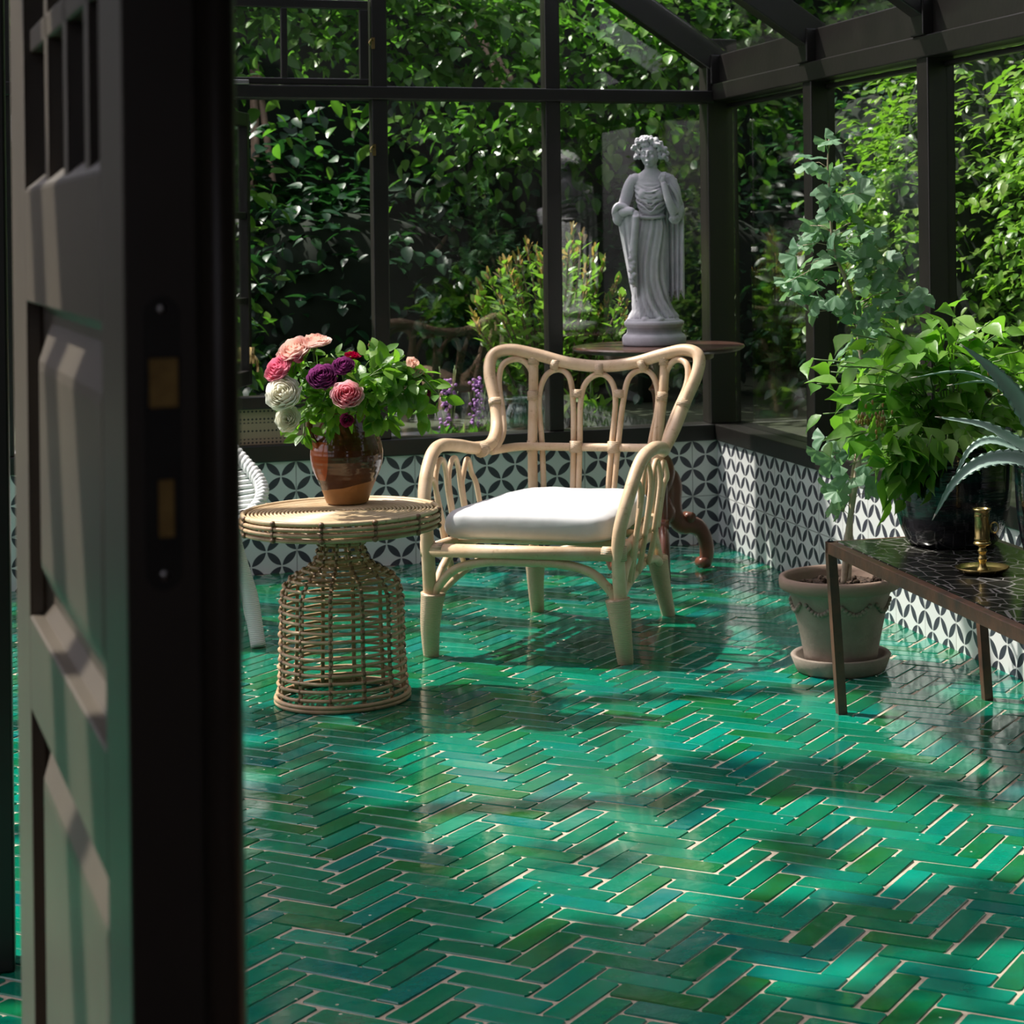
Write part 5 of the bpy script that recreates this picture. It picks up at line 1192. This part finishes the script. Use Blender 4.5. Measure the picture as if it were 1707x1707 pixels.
lv = MB(); A = unit(g.normal(0, .7, (60, 3))+[0, 0, .35]); lv.inst(T_NAR[0], T_NAR[1], g.normal(0, .03, (60, 3))*[1.6, 1, 1]+[0, 0, .10], frames(A, unit(g.normal(0, .6, (60, 3))+[0, -.4, .8])), .07+.05*g.random(60)); lv.build('leaves', M['leaf_lime'], t)
MB().tube([(0, 0, 0), (.0, 0, .15), (.004, 0, .30)], .004, 6).build('stem', M['stem'], t)
# green glass bell jar outside
M['gglass'] = mat_glass('green_bottle_glass', (0.55, 0.78, 0.66), .12)
gj = PY(872, 690, 7.28); t = thing('glass_bell_jar', 'greenish glass jar standing outside behind the armchair back', 'glass jar', (gj.x, 7.28, .347))
MB().lathe([(.06, .0), (.080, .004), (.086, .03), (.088, .08), (.086, .13), (.078, .155), (.066, .168), (.070, .178), (.084, .186), (.087, .192), (.083, .193), (.066, .183), (.061, .170), (.072, .152), (.081, .13), (.083, .08), (.081, .03), (.07, .008)], seg=48, cap=False).build('jar_body', M['gglass'], t)
b = MB().ring((0, 0, .190), .0855, .003, 48, 8); b.build('jar_lip', M['gglass'], t)

# ------------------------------------------------------------ unseen tree added at the left, leaf clusters placed to cast the floor shade

shade = thing('garden_tree', 'unseen tree added left of the glasshouse, leaf clusters set to shade the floor', 'tree', (-2.7, 5.0, .28)); g = np.random.default_rng(88); so_ = np.array([-2.7, 5.0, .28]); M['leaf_shade'] = mat_leaf('shade_caster_leaf', (0.02, 0.08, 0.02), (0.04, 0.12, 0.025), trans=.12)
P = []; D = []
SH = [(450,1205,36),(462,1260,36),(478,1325,40),(500,1385,44),(515,1440,50),(588,1235,24),(602,1290,26),(640,1380,30),(680,1440,42),(715,1500,48),(745,1545,46),
      (395,1480,50),(430,1540,70),(520,1540,70),(600,1570,60),(680,1600,70),(420,1640,80),(540,1650,85),(660,1670,80),(780,1640,70),(860,1610,48),(900,1680,70),(960,1650,55),(1040,1650,55),(1060,1590,40),(980,1580,34),
      (1120,1600,44),(1130,1690,55),(1210,1560,34),(1260,1540,34),(1330,1560,30),(1390,1535,30),(1470,1530,32),(1540,1525,30),(1610,1505,32),(1670,1510,34),(1200,1680,45),(1290,1695,40),(1420,1700,34),(1560,1640,24),
      (1170,1290,22),(1220,1280,26),(1290,1300,26),(1350,1285,26),(1420,1310,26),(1480,1290,24),(1100,1340,16),(1640,1330,20),(1010,1420,12),(1330,1420,12)]
HS = Vector((.77, -.64, -1.42))
for x, y, r_ in SH:
    q = PZ(x, y); h = 4.15+g.normal(0, .12); c_ = np.array([q.x, q.y, 0.0])-np.array(HS)*(h/1.42); rm_ = r_/((y-385)/1.15); n_ = max(6, int(48*(rm_/.07)**1.6))
    sp_ = 1.0+.9*((y-1200)/500); p = c_+g.normal(0, .55, (n_, 3))*[rm_*1.2, rm_*1.2*sp_, .05]; P.append(p); D.append(g.normal(0, 1, (n_, 3)))
P = np.concatenate(P)-so_; D = unit(np.concatenate(D)*[1, 1, .3]); mb = MB()
twigleaves(mb, P-D*.05, D, .12, 3, .095, T_BIG, .1, .7, .05, .3, seed=9); mb.build('foliage', M['leaf_shade'], shade)
b = MB(); b.tube(spline([(0, 0, -.02), (.05, -.05, 1.5), (.0, -.1, 3.0), (.1, -.2, 4.1)], 6), [.11, .09, .05, .02], 10)
for e in ((.8, -.6, 3.7), (1.6, -.85, 3.85), (2.4, -.7, 3.95), (3.0, -.9, 4.05)): b.tube(spline([(.02, -.1, 2.8), (e[0]*.5, e[1]*.6, 3.5), e], 6), [.035, .008], 8)
b.build('trunk', M['bark'], shade)
